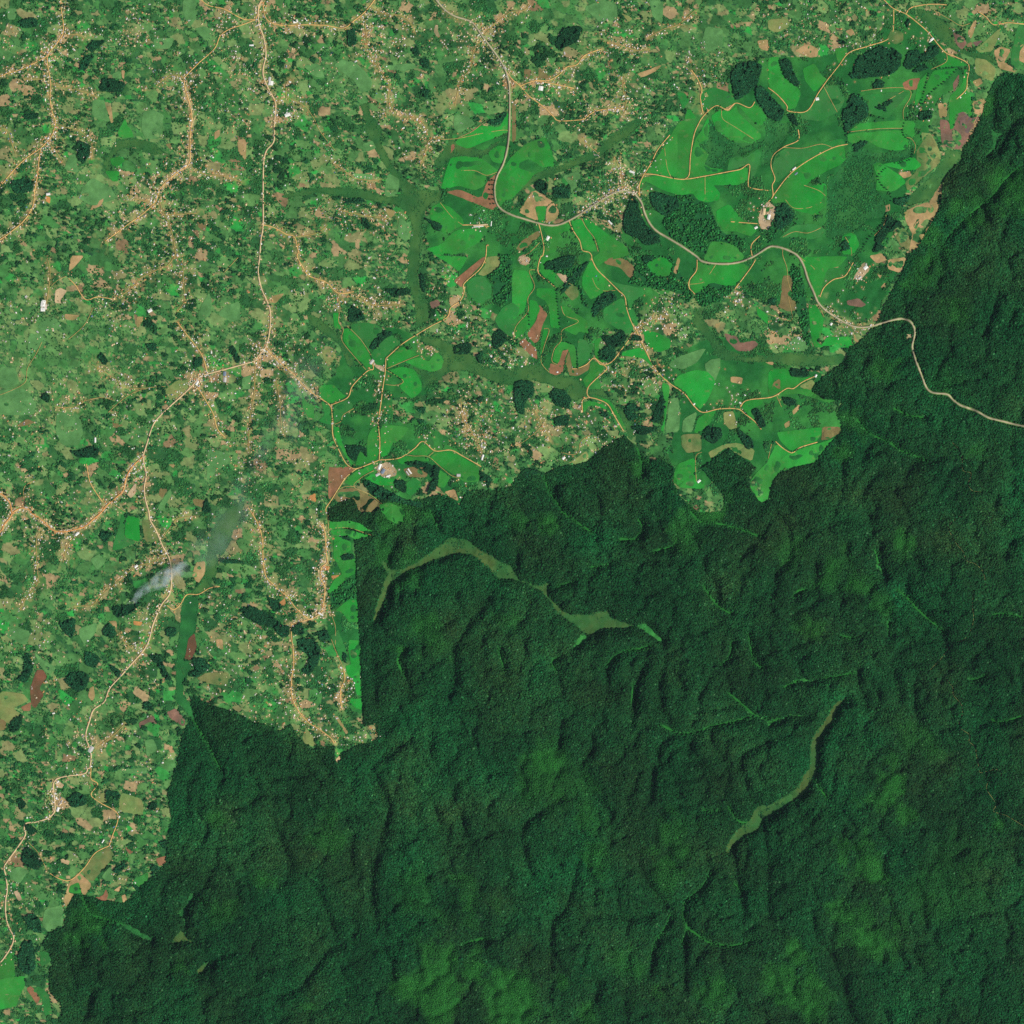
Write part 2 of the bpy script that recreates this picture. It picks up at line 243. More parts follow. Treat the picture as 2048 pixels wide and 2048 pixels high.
# standing crops: tone, outline.  tones: b bright, m middling, l pale
FIELDS = [
('b',"t10 1505,1060 1620,1010 1700,950 1840,960 1870,900 1905,850 1905,1000 1860,1020 1700,1080 1600,1125 1510,1090"),
('b',"t10 1440,1270 1470,1190 1560,1180 1690,1190 1760,1240 1830,1290 1800,1310 1740,1330 1720,1410 1650,1440 1520,1400 1390,1440"),
('b',"t10 1830,1100 1885,1110 1885,1160 1855,1240 1780,1220 1750,1150"),
('b',"t10 1875,1260 1932,1180 t20 0,1180 100,1090 250,1030 300,1130 320,1260 240,1270 130,1200 60,1230 50,1270 170,1310 150,1340 60,1440 0,1500 t10 1932,1500 1880,1520 1850,1570 1810,1480 1810,1400 1835,1320"),
('b',"t10 1330,1560 1390,1530 1470,1570 1560,1650 1570,1700 1500,1730 1410,1770 1380,1680 1320,1660 1310,1610"),
('b',"t10 1500,1740 1640,1725 1710,1765 1700,1820 1560,1900 1500,1925 1370,1925 1280,1880 1390,1850"),
('b',"t10 1300,1900 1400,1932 t11 1600,5 1560,80 1530,120 1440,50"),
('b',"t20 1010,1308 1080,1210 1150,1100 1200,1020 1260,920 1290,910 1370,940 1365,1040 1335,1190 1325,1310 1290,1345 1200,1335 1080,1310"),
('b',"t20 1385,1040 1420,1000 1480,880 1490,960 1480,1040 1400,1090 1470,1150 1480,1180 1450,1240 1500,1270 1600,1280 1560,1305 1345,1345 1350,1180"),
('b',"t20 1500,880 1560,838 1640,845 1690,800 1700,850 1780,920 1890,1030 1810,1090 1720,1060 1660,1065 1540,980"),
('b',"t20 1700,800 1790,825 1840,780 1920,890 1890,940 1860,950 1780,880"),
('b',"t20 975,1360 1000,1335 1100,1330 1300,1365 1480,1338 1640,1308 1780,1260 1775,1370 1700,1400 1600,1400 1520,1400 1570,1460 1560,1510 1480,1530 1400,1510 1360,1460 1270,1480 1150,1440 1010,1370 960,1430"),
('m',"t20 1640,1200 1700,1180 1760,1190 1860,1120 1880,1170 1860,1240 1840,1310 1800,1370 1798,1235 1700,1270 1620,1290"),
('m',"t20 1430,700 1520,660 1640,700 1690,760 1620,818 1540,790 1450,850 1420,760"),
('b',"t20 1540,1590 1640,1540 1720,1640 1800,1700 1850,1740 1800,1790 1700,1750 1600,1740 1540,1660"),
('b',"t20 445,1665 520,1650 610,1800 640,1900 590,1897 540,1880 515,1810 470,1740"),
('b',"t20 530,1635 600,1670 720,1770 790,1810 870,1870 890,1932 t21 700,40 640,80 610,10 t20 665,1905 635,1800 570,1720"),
('b',"t20 230,1720 330,1712 425,1680 450,1740 370,1760 340,1830 340,1900 245,1925 250,1870 300,1840"),
('b',"t20 1500,1830 1560,1820 1680,1850 1750,1932 t21 1740,30 1640,50 1520,48 1440,30"),
('b',"t30 0,440 80,430 100,520 180,620 250,700 210,820 155,830 145,790 70,710 0,655"),
('b',"t30 260,520 350,480 410,580 445,595 415,630 350,700 280,620"),
('m',"t30 430,650 520,640 580,750 560,800 520,850 380,920 260,900 230,850 300,840 380,720"),
('b',"t30 700,930 1010,905 1110,920 1105,1050 1015,1000 1010,965 600,995"),
('b',"t30 600,1010 1010,978 1070,1080 1040,1130 930,1140 820,1110 740,1060 650,1090 600,1070"),
('b',"t30 1240,535 1400,518 1430,515 1330,620 1210,710 1140,815 1150,700 1210,600"),
('b',"t30 1130,620 1205,545 1170,680 1120,800 1100,790"),
('b',"t30 1250,525 1335,478 1353,415 1500,490 1480,500 1380,508"),
('b',"t30 230,1235 480,1128 560,1060 590,1200 540,1250 420,1300 280,1400 260,1420 440,1380 440,1560 390,1590 380,1630 200,1590 130,1530 40,1540 20,1510 150,1345"),
('m',"t30 60,1165 125,1122 260,1127 480,1060 560,1050 580,1085 290,1212 200,1245 140,1320 60,1390 30,1250"),
('b',"t30 790,1240 830,1220 1000,1330 1040,1380 960,1440 920,1450 860,1440 810,1440 820,1340"),
('m',"t30 100,1780 190,1700 330,1690 430,1720 400,1790 330,1810 200,1790 80,1800"),
('b',"t30 555,1790 600,1745 660,1770 690,1850 640,1925 555,1920"),
('b',"t30 500,370 590,360 595,400 530,490"),
('b',"t30 860,1240 1000,1220 1090,1180 1160,1250 1100,1290 1000,1280 900,1260"),
('m',"t30 700,720 1000,695 1060,700 980,800 900,900 820,870 720,850 760,760"),
('b',"t30 1480,520 1495,525 1495,680 1530,740 1540,890 1480,840 1410,870 1400,970 1370,980 1360,740 1460,640"),
('m',"t30 1830,420 1880,200 1932,190 1932,340 1890,400 1890,520 1830,500"),
('b',"t31 240,10 600,0 540,80 440,100 385,300 360,300 300,120"),
('b',"t31 300,370 365,370 420,480 400,600 360,640 420,690 350,690 320,600"),
('b',"t31 440,610 620,610 640,680 590,700 520,660 470,680 400,680"),
('b',"t31 0,860 150,850 170,910 250,920 340,905 250,950 190,995 140,992 60,1040 0,1050"),
('b',"t31 190,1008 300,1000 420,1080 510,1090 460,1115 330,1070 230,1040 100,1050 130,1012"),
('b',"t31 160,1320 400,1290 400,1350 360,1400 240,1440 175,1475 90,1400 60,1330"),
('b',"t31 60,1415 180,1492 245,1455 375,1415 500,1375 420,1460 370,1550 200,1590 100,1610 30,1700 0,1830 t21 1932,1840 1870,1860 1790,1740 1800,1690 1860,1620 1932,1550 t31 0,1540"),
('b',"t21 130,330 180,340 215,400 150,530 60,600 20,640 40,530 130,420"),
('b',"t21 215,10 270,0 330,130 320,220 210,130"),
('b',"t21 0,100 120,115 160,235 110,330 100,410 0,490"),
('b',"t21 185,240 330,250 350,440 370,550 290,540 280,400 250,340 180,300"),
('b',"t21 370,380 430,380 500,450 570,490 580,590 505,570 480,600 385,555 490,500 400,460"),
('b',"t21 590,30 650,110 770,250 740,268 640,310 590,330 530,240 530,150"),
('m',"t21 710,170 800,210 980,240 1000,290 920,340 910,400 960,480 940,540 885,450 868,320 800,240"),
('m',"t21 820,320 845,330 862,410 920,555 900,590 840,580 760,530 690,490 690,400 780,340"),
('b',"t21 990,560 1100,580 1200,640 1190,700 1100,730 1040,690 1000,640"),
('b',"t21 840,720 980,690 1030,770 1070,840 980,770 880,760 820,750"),
('b',"t21 620,790 690,830 690,860 610,935 560,1000 530,930 580,880 590,810"),
('b',"t21 590,1090 700,1125 760,1220 820,1310 790,1290 740,1170 640,1130 580,1130 540,1190 535,1110"),
('b',"t21 665,1075 730,1110 790,1210 850,1320 860,1300 800,1180 730,1080"),
('b',"t21 235,560 272,565 235,690 215,800 265,870 225,825 215,700"),
('b',"t21 305,790 325,705 375,640 480,680 490,845 455,845 430,710 390,700 350,810"),
('m',"t21 500,620 570,640 590,730 580,780 500,845 490,700"),
('b',"t21 625,765 620,640 690,600 650,680 690,790 745,790 680,812"),
('b',"t21 1120,1310 1150,1220 1130,950 1190,980 1180,1080 1140,1340"),
('b',"t21 1260,900 1380,860 1470,870 1540,940 1480,1080 1420,1160 1390,1130 1310,1035 1215,965"),
('b',"t21 1770,1090 1900,1080 1890,1120 1810,1150 1800,1215 1730,1145"),
('b',"t21 1460,1185 1540,1165 1500,1260 1400,1340 1370,1330 1400,1230"),
('b',"t21 1240,1570 1380,1520 1382,1700 1450,1690 1450,1760 1270,1750 1210,1700"),
('b',"t21 1345,190 1400,110 1402,40 1450,65 1600,75 1740,55 1795,85 1670,240 1500,200 1440,260 1380,285 1345,240"),
('b',"t21 1840,380 1932,450 1932,520 1850,450"),
('b',"t21 1010,50 1140,0 1210,60 1200,150 1100,160 1050,120"),
('b',"t11 580,430 625,430 620,500 652,560 590,540"),
('b',"t11 662,555 685,540 785,635 865,760 890,835 845,850 765,775 660,645"),
('m',"t11 700,520 830,500 920,520 960,560 880,640 850,700 795,620"),
('m',"t11 865,740 900,700 980,620 1030,600 1095,655 1030,705 970,765 965,830 900,820"),
('b',"t11 990,780 1100,680 1190,720 1220,745 1120,790 1000,845"),
('b',"t11 1120,800 1235,760 1300,800 1360,720 1420,790 1400,850 1330,880 1200,830"),
('b',"t11 985,868 1100,835 1200,860 1250,960 1250,1020 1180,1080 1080,990 1115,942"),
('b',"t11 480,980 590,970 650,1040 685,1058 562,1115 480,1060"),
('m',"t11 585,1130 700,1078 740,1140 660,1195 635,1245 588,1265"),
('m',"t11 490,1090 555,1135 572,1270 540,1270 470,1250 520,1200"),
('b',"t11 345,980 370,1090 440,1130 440,1230 390,1220 350,1130"),
('b',"t11 840,1370 870,1310 918,1270 928,1525 750,1590 760,1540 790,1460 840,1530"),
('b',"t11 940,1270 1160,1290 1100,1380 1020,1430 1000,1500 942,1525"),
('b',"t11 590,1290 630,1290 640,1380 700,1530 745,1585 715,1578 630,1440 592,1350"),
('b',"t11 660,1710 750,1625 890,1568 885,1615 800,1658 735,1735"),
('b',"t11 820,1680 880,1640 960,1670 1050,1690 1040,1730 940,1730 860,1700"),
('b',"t11 1060,1540 1135,1508 1290,1525 1330,1550 1170,1545 1100,1575"),
('b',"t11 1150,1490 1210,1455 1260,1412 1320,1465 1290,1508 1200,1500"),
('b',"t11 1360,1482 1465,1474 1640,1565 1680,1600 1690,1700 1580,1710 1490,1650 1400,1590 1310,1520"),
('b',"t11 1380,1610 1470,1670 1420,1750 1370,1740"),
('m',"t11 1140,1710 1190,1670 1250,1710 1240,1760 1170,1810 1130,1790"),
('b',"t11 930,1880 1000,1860 1110,1900 1130,1932 t12 1120,70 1080,95 1000,60 950,0"),
('m',"t11 1280,1385 1310,1360 1345,1400 1340,1450"),
('m',"t11 1585,200 1640,160 1720,150 1780,230 1780,310 1720,350 1680,360 1600,290"),
('m',"t11 1800,480 1860,390 1932,350 t21 60,400 20,520 0,620 t11 1900,600 1830,540"),
('l',"t10 720,1310 880,1320 880,1360 760,1350"),
('b',"t12 552,130 560,65 620,75 680,58 790,85 895,150 800,145 700,115"),
('b',"t12 560,135 700,128 800,160 870,180 760,210 700,180 640,180 580,170"),
('b',"t12 590,185 640,190 720,230 720,290 650,320 660,370 750,350 755,460 680,500 610,590 540,615 560,560 600,500 650,470 610,380 585,350"),
('b',"t12 640,710 700,660 770,660 775,830 700,830 660,760 600,740"),
('b',"t12 700,960 785,970 795,1170 780,1200 800,1380 760,1380 740,1270 690,1220 675,1160 720,1150 700,1060"),
('m',"t12 565,930 595,920 620,880 650,960 690,1050 690,1140 640,1120 590,990"),
('b',"t12 760,1410 800,1400 800,1490 760,1480 700,1430 720,1400"),
('b',"t02 955,30 1055,40 1060,200 1045,225 940,190"),
('m',"t02 920,20 948,30 935,190 1040,230 900,280 845,290 900,110"),
('b',"t03 0,1590 190,1560 190,1640 150,1720 130,1790 0,1820 -60,1820 -60,1600"),
('b',"t03 0,1490 90,1380 115,1500 118,1575 30,1585 -60,1570"),
('m',"t03 290,1640 370,1700 400,1850 340,1870 320,1730 250,1680"),
('m',"t03 300,1380 370,1390 400,1450 310,1500"),
('b',"t00 945,890 965,950 1000,1000 1010,1040 900,1040 890,1000"),
('b',"t00 830,1200 900,1180 950,1210 900,1250 850,1250"),
('b',"t00 790,1290 905,1290 890,1370 850,1370"),
('b',"t20 170,1560 258,1558 240,1690 202,1680"),
('m',"t20 1240,700 1300,700 1340,760 1290,830"),
('b',"t20 1300,900 1320,830 1350,830 1385,895 1350,900"),
('b',"t01 0,830 0,800 -60,800 -60,880"),
('b',"t03 520,930 530,885 600,858 615,940 560,945"),
]
# bare, ploughed, burnt and pasture plots: tone, outline
PLOTS = [
('tan',"t30 1240,1480 1320,1370 1300,1560 1220,1700 1120,1890 1060,1900 1100,1700 1180,1620"),
('straw',"t30 1150,1000 1230,1010 1310,1180 1260,1260 1180,1130"),
('tan',"t31 900,30 1040,10 1000,130 900,100"),
('tan',"t30 1560,900 1650,740 1600,900 1510,1070 1480,1100"),
('tan',"t30 1280,780 1350,780 1345,890 1290,890"),
('tan',"t31 760,0 860,-20 900,30 820,60"),
('red',"t10 1430,1450 1530,1430 1700,1500 1740,1380 1790,1330 1825,1310 1800,1400 1795,1500 1820,1560 1780,1590 1690,1550 1560,1500"),
('red',"t10 1450,1120 1490,1080 1505,1110 1470,1160"),
('tan',"t20 50,1600 160,1430 310,1520 265,1560 170,1558 200,1670 120,1640"),
('tan',"t20 310,1525 262,1570 250,1690 330,1660 360,1600"),
('brown',"t20 30,1880 70,1820 200,1740 212,1780 120,1870 60,1900"),
('brown',"t20 0,760 30,770 30,1050 0,1080"),
('tan',"t20 1590,825 1690,775 1630,845"),
('brown',"t20 95,520 150,530 130,600 90,590"),
('brown',"t20 200,520 260,560 280,590 200,600"),
('tan',"t30 200,390 290,330 380,370 370,430 320,440 230,400"),
('red',"t30 1010,630 1080,595 1148,590 1120,680 1030,680"),
('burnt',"t30 1290,900 1350,910 1390,980 1420,900 1450,850 1530,895 1590,880 1500,1060 1450,1130 1380,1120 1310,1090"),
('ash',"t30 1430,860 1470,842 1520,890 1580,900 1540,960 1490,1040 1450,960"),
('tan',"t30 1535,770 1640,740 1600,870 1555,860"),
('burnt',"t30 1390,240 1470,280 1500,330 1460,380 1420,340"),
('ash',"t30 1540,320 1620,308 1570,355"),
('straw',"t30 1640,310 1750,210 1740,280 1690,390 1600,400 1560,375"),
('tan',"t30 1700,390 1750,350 1830,380 1780,470 1830,500 1870,550 1740,520"),
('tan',"t30 1540,620 1600,590 1620,630 1570,660"),
('burnt',"t30 1390,640 1440,560 1440,620 1400,700"),
('scrubby',"t30 1120,1130 1220,1000 1290,1180 1300,1230 1100,1400 1050,1440 1030,1380 1120,1290"),
('tan',"t30 1020,1600 1200,1520 1240,1570 1180,1660 1090,1770 1040,1680"),
('scrubby',"t30 960,1790 1020,1710 1070,1800 1080,1880 1000,1870"),
('tan',"t30 980,1310 1070,1290 1080,1330 1020,1350"),
('tan',"t30 1900,350 1932,330 2000,400 1932,480 1890,460"),
('tan',"t30 580,240 630,220 650,250 620,280"),
('tan',"t30 1500,250 1560,150 1575,170 1530,300"),
('tan',"t30 870,1560 920,1540 920,1590 880,1600"),
('yard',"t20 1870,1590 1932,1520 t30 60,1570 40,1660 0,1740 t20 1880,1730 1860,1680"),
('brown',"t21 680,10 760,0 860,30 920,80 920,140 890,170 820,90 700,60"),
('red',"t21 108,590 190,480 200,360 270,440 230,520 205,640 170,660"),
('red',"t21 50,660 90,620 190,710 190,780 150,760"),
('red',"t21 290,810 340,825 380,720 430,705 400,780 380,880 330,900 280,880"),
('brown',"t21 435,712 455,850 510,855 590,800 580,860 490,910 430,900 405,790"),
('yard',"t21 330,130 420,150 410,220 370,180"),
('scrubby',"t21 420,200 500,240 500,310 450,340 390,270"),
('burnt',"t21 1600,580 1700,610 1720,660 1830,640 1860,670 1800,720 1700,720 1620,640"),
('tan',"t21 1650,910 1740,920 1730,970 1650,950"),
('tan',"t21 1530,515 1570,505 1560,540 1535,545"),
('straw',"t21 450,1550 560,1470 580,1520 480,1570 420,1560"),
('straw',"t21 1480,1480 1600,1420 1700,1410 1830,1460 1810,1550 1700,1500 1620,1440 1500,1530"),
('tan',"t21 1250,10 1270,30 1240,140 1215,120"),
('brown',"t21 1080,760 1130,830 1140,860 1100,830"),
('yard',"t21 50,10 90,-10 140,20 135,60 95,75 55,60"),
('brown',"t31 90,350 110,150 170,150 190,230 140,290 210,350 210,410 150,420 70,380"),
('brown',"t31 405,1350 410,1290 540,1290 550,1330 460,1380 400,1390"),
('burnt',"t31 590,340 680,320 740,370 700,390 600,370"),
('tan',"t31 180,1170 230,1120 240,1150 190,1200"),
('tan',"t31 120,1270 160,1240 160,1285 130,1300"),
('tan',"t31 640,590 690,660 650,640"),
('tan',"t31 470,50 520,40 530,90 480,90"),
('tan',"t31 820,140 860,150 840,175"),
('tan',"t31 845,240 880,200 885,240"),
('tan',"t31 -20,800 40,800 35,825 0,815"),
('yard',"t31 1035,590 1080,590 1082,620 1045,632"),
('brown',"t31 35,960 90,920 90,1015 30,1040"),
('yard',"t31 640,170 720,40 770,100 690,190"),
('red',"t11 1490,190 1600,100 1700,20 1735,5 1710,55 1655,115 1560,205 1550,240"),
('red',"t11 550,1590 610,1600 690,1590 755,1607 675,1668 600,1790 545,1840"),
('brown',"t11 580,1830 640,1755 735,1748 860,1808 950,1878 910,1932 780,1932 740,1830 620,1860"),
('brown',"t11 1110,1610 1180,1590 1300,1600 1290,1670 1150,1670"),
('yard',"t11 900,1590 1000,1550 1070,1620 1060,1660 960,1680"),
('straw',"t11 490,720 560,700 610,750 560,830 520,790"),
('yard',"t11 850,785 880,780 970,840 970,880 900,840"),
('burnt',"t11 1310,350 1370,330 1400,370 1330,400"),
('tan',"t11 130,300 220,280 150,360 100,350"),
('tan',"t11 1550,1180 1600,1170 1590,1260 1560,1230"),
('tan',"t11 1420,1780 1500,1760 1530,1850 1460,1820"),
('orange',"t11 405,1810 450,1790 455,1860 410,1840"),
('orange',"t12 500,400 560,410 550,440 510,440"),
('orange',"t12 570,480 630,475 610,500 575,500"),
('orange',"t12 180,680 220,650 225,700 180,710"),
('orange',"t02 1010,820 1080,830 1060,860 1010,850"),
('brown',"t11 460,980 475,1000 470,1040 450,1030"),
('straw',"t11 1740,10 1840,0 1840,90 1720,150 1670,140 1730,70"),
('pale',"t01 420,260 460,240 510,265 470,320 465,360 415,355"),
('tan',"t01 540,0 640,0 560,90 520,120"),
('tan',"t01 490,440 610,450 560,490 500,480"),
('brown',"t01 130,1280 210,1230 270,1260 170,1290"),
('tan',"t01 1035,455 1090,460 1050,540 1030,530"),
('brown',"t01 1210,1750 1270,1760 1230,1830 1200,1800"),
('brown',"t01 1450,1830 1550,1840 1530,1900 1470,1880"),
('white',"t01 310,350 350,340 365,400 320,415"),
('straw',"t01 1250,1010 1340,940 1440,935 1460,975 1350,1060 1290,1090 1250,1040"),
('yard',"t01 1690,880 1730,880 1730,960 1680,950"),
('tan',"t01 1270,1570 1330,1570 1310,1600"),
('yard',"t01 960,1800 1030,1710 1030,1790 990,1830"),
('brown',"t01 840,1250 940,1280 870,1300"),
('past',"t01 290,530 330,460 430,470 470,540 400,570 300,560"),
('past',"t01 220,580 310,600 360,640 260,720 200,820"),
('past',"t01 0,1010 200,1000 280,1120 260,1200 0,1200 -60,1100"),
('past',"t01 430,1180 600,1190 630,1330 600,1430 480,1430 420,1330"),
('past',"t01 1640,440 1700,380 1810,340 1820,480 1750,500"),
('past',"t01 1500,430 1520,380 1580,270 1600,340 1590,450 1500,490"),
('past',"t01 900,1360 1000,1350 960,1410"),
('past',"t01 0,830 120,850 150,960 60,1010 0,980"),
('past',"t01 1830,920 1900,900 1890,1010 1830,1000"),
('past',"t01 1190,1900 1290,1750 1300,1800 1220,1932"),
('past',"t01 1570,1450 1700,1480 1780,1540 1640,1620 1560,1700"),
('past',"t00 1080,850 1160,830 1240,870 1230,940 1210,1050 1100,1050 1070,980"),
('past',"t00 60,60 130,70 120,150 60,150"),
('past',"t00 1160,290 1320,290 1290,370 1160,370"),
('past',"t00 1470,220 1550,200 1620,250 1550,310"),
('past',"t00 850,560 910,535 920,600 850,590"),
('past',"t00 520,1180 570,1160 600,1310 490,1280"),
('past',"t00 620,1420 700,1340 840,1420 890,1500 700,1560 600,1500"),
('past',"t00 1380,0 1480,0 1490,130 1430,220 1380,100"),
('past',"t00 700,750 790,760 800,810 835,930 700,880"),
('tan',"t00 805,810 840,800 860,930 840,930"),
('tan',"t00 920,535 945,530 940,600 925,590"),
('tan',"t00 1790,1060 1860,1050 1860,1220 1800,1150"),
('tan',"t00 1620,1000 1660,980 1660,1030 1620,1060"),
('brown',"t00 1490,1670 1560,1700 1550,1750 1500,1720"),
('brown',"t00 1250,1090 1300,1080 1290,1130"),
('orange',"t00 345,1480 385,1490 380,1540 350,1520"),
('tan',"t00 700,1550 800,1490 760,1560 680,1590"),
('tan',"t00 170,720 190,670 215,675 210,720"),
('past',"t10 590,490 650,450 750,480 820,540 880,620 860,690 790,700 740,610 640,540"),
('past',"t10 960,500 1180,480 1220,510 1130,540 1000,530"),
('past',"t10 980,1370 1000,1310 1080,1350 1080,1430 1050,1480 970,1480"),
('tan',"t10 960,1560 1060,1600 1020,1650 980,1600"),
('past',"t10 360,500 480,480 520,590 440,580"),
('past',"t10 800,1090 880,1060 910,1120 840,1150"),
('past',"t10 1080,1640 1170,1700 1140,1830 1070,1780"),
('past',"t10 1500,860 1600,880 1660,940 1530,1010 1490,970"),
('yard',"t10 1340,240 1355,190 1375,195 1370,235 1390,280 1365,285"),
('past',"t20 1030,0 1140,0 1140,190 1060,130"),
('past',"t20 1460,200 1590,220 1590,350 1470,400 1430,330"),
('past',"t20 680,0 790,30 800,150 660,170 540,60"),
('past',"t20 380,1330 500,1290 520,1340 450,1480 440,1400"),
('tan',"t20 940,560 1130,490 1100,530 980,590"),
('straw',"t20 820,100 910,140 880,170"),
('straw',"t30 0,150 150,140 160,210 60,250 0,220"),
('scrubby',"t30 890,300 930,220 1020,250 1020,310 960,340"),
('straw',"t30 1560,440 1640,450 1720,520 1700,620 1560,560"),
('tan',"t20 1850,310 1932,300 t30 0,390 t20 1870,370"),
('past',"t21 1180,820 1250,760 1470,690 1400,800 1290,860 1200,840"),
('past',"t21 1450,820 1500,780 1570,770 1570,850 1530,950 1480,930"),
('past',"t21 1190,1080 1250,1060 1270,1170 1260,1330 1150,1340"),
('straw',"t21 1590,1180 1670,1170 1700,1300 1640,1310 1600,1260"),
('past',"t21 1290,1230 1400,1170 1360,1330 1280,1330"),
('scrubby',"t21 1270,1350 1430,1340 1430,1470 1320,1490 1280,1440"),
('past',"t31 130,680 220,600 290,650 310,700 200,730"),
('straw',"t31 230,980 330,930 355,960 310,1025"),
('past',"t02 30,900 120,870 240,900 200,1010 70,950"),
('past',"t02 600,880 740,830 720,920 640,1000 600,940"),
('past',"t02 260,1050 320,1110 430,1170 380,1230 300,1160"),
('straw',"t02 0,1350 180,1370 220,1420 100,1480 160,1520 80,1600 0,1560"),
('past',"t02 680,360 760,310 800,380 740,440"),
('fen',"t02 280,1190 330,1190 360,1240 300,1330 335,1380 270,1480 240,1460 230,1340"),
('fen',"t02 1420,960 1470,910 1490,1030 1440,1120 1395,1110 1410,1030"),
('scrubby',"t02 1070,50 1165,80 1200,220 1100,230"),
('tan',"t02 820,820 880,820 890,880 850,850"),
('tan',"t02 1630,960 1680,960 1690,1040 1640,1020"),
('burnt',"t02 1050,1590 1160,1530 1190,1600 1130,1580 1060,1630"),
('burnt',"t02 1260,1510 1330,1480 1400,1570 1390,1620 1290,1560"),
('tan',"t02 680,1330 710,1310 720,1390 700,1430 670,1390"),
('scrubby',"t02 1480,1260 1560,1210 1730,1210 1720,1300 1650,1310"),
('tan',"t02 1480,380 1550,370 1550,460 1500,540 1450,480"),
('past',"t02 1360,450 1480,450 1490,490 1370,500"),
('past',"t02 1090,1720 1160,1710 1190,1790 1110,1850"),
('red',"t02 160,1470 240,1430 230,1500 180,1500"),
('tan',"t02 1270,1780 1300,1760 1320,1810 1290,1820"),
('brown',"t02 0,1560 50,1570 50,1640 0,1650"),
('straw',"t03 710,230 800,165 808,265 760,255"),
('straw',"t03 900,255 920,180 1070,230 1090,290 1080,360 900,320"),
('tan',"t03 500,1050 480,1000 520,870 600,780 700,880 640,960 618,945 600,858 530,885 518,935 560,950"),
('red',"t03 700,980 780,960 800,910 820,960 800,1000"),
('tan',"t03 860,920 920,880 900,930"),
('tan',"t03 920,960 945,950 960,990 930,1015"),
('scrubby',"t03 612,775 730,640 820,592 870,660 760,790 700,860"),
('past',"t03 770,820 830,740 870,800 860,870 800,850"),
('m2',"t03 1010,840 1120,780 1120,840 1060,900 1010,880"),
('past',"t03 340,1060 480,1030 480,1180 370,1240 320,1180"),
('past',"t03 70,780 140,740 220,770 180,830 150,870 80,830"),
('red',"t03 940,590 1010,630 980,650"),
('red',"t03 1180,680 1260,660 1250,720 1200,740"),
('pale',"t03 460,680 530,700 520,730 460,710"),
('pale',"t03 420,90 490,125 470,150 425,140"),
('past',"t03 900,0 1100,0 1120,40 950,40"),
('red',"t03 200,1660 240,1640 310,1740 280,1780"),
('yard',"t03 105,930 140,920 170,990 140,1000"),
('pale',"t12 600,1870 635,1830 640,1860 610,1890"),
('straw',"t12 350,1690 380,1630 440,1700 440,1770 360,1740"),
('tan',"t12 595,1540 620,1540 700,1665 680,1675"),
('past',"t12 280,920 325,940 310,1010 275,1000"),
]
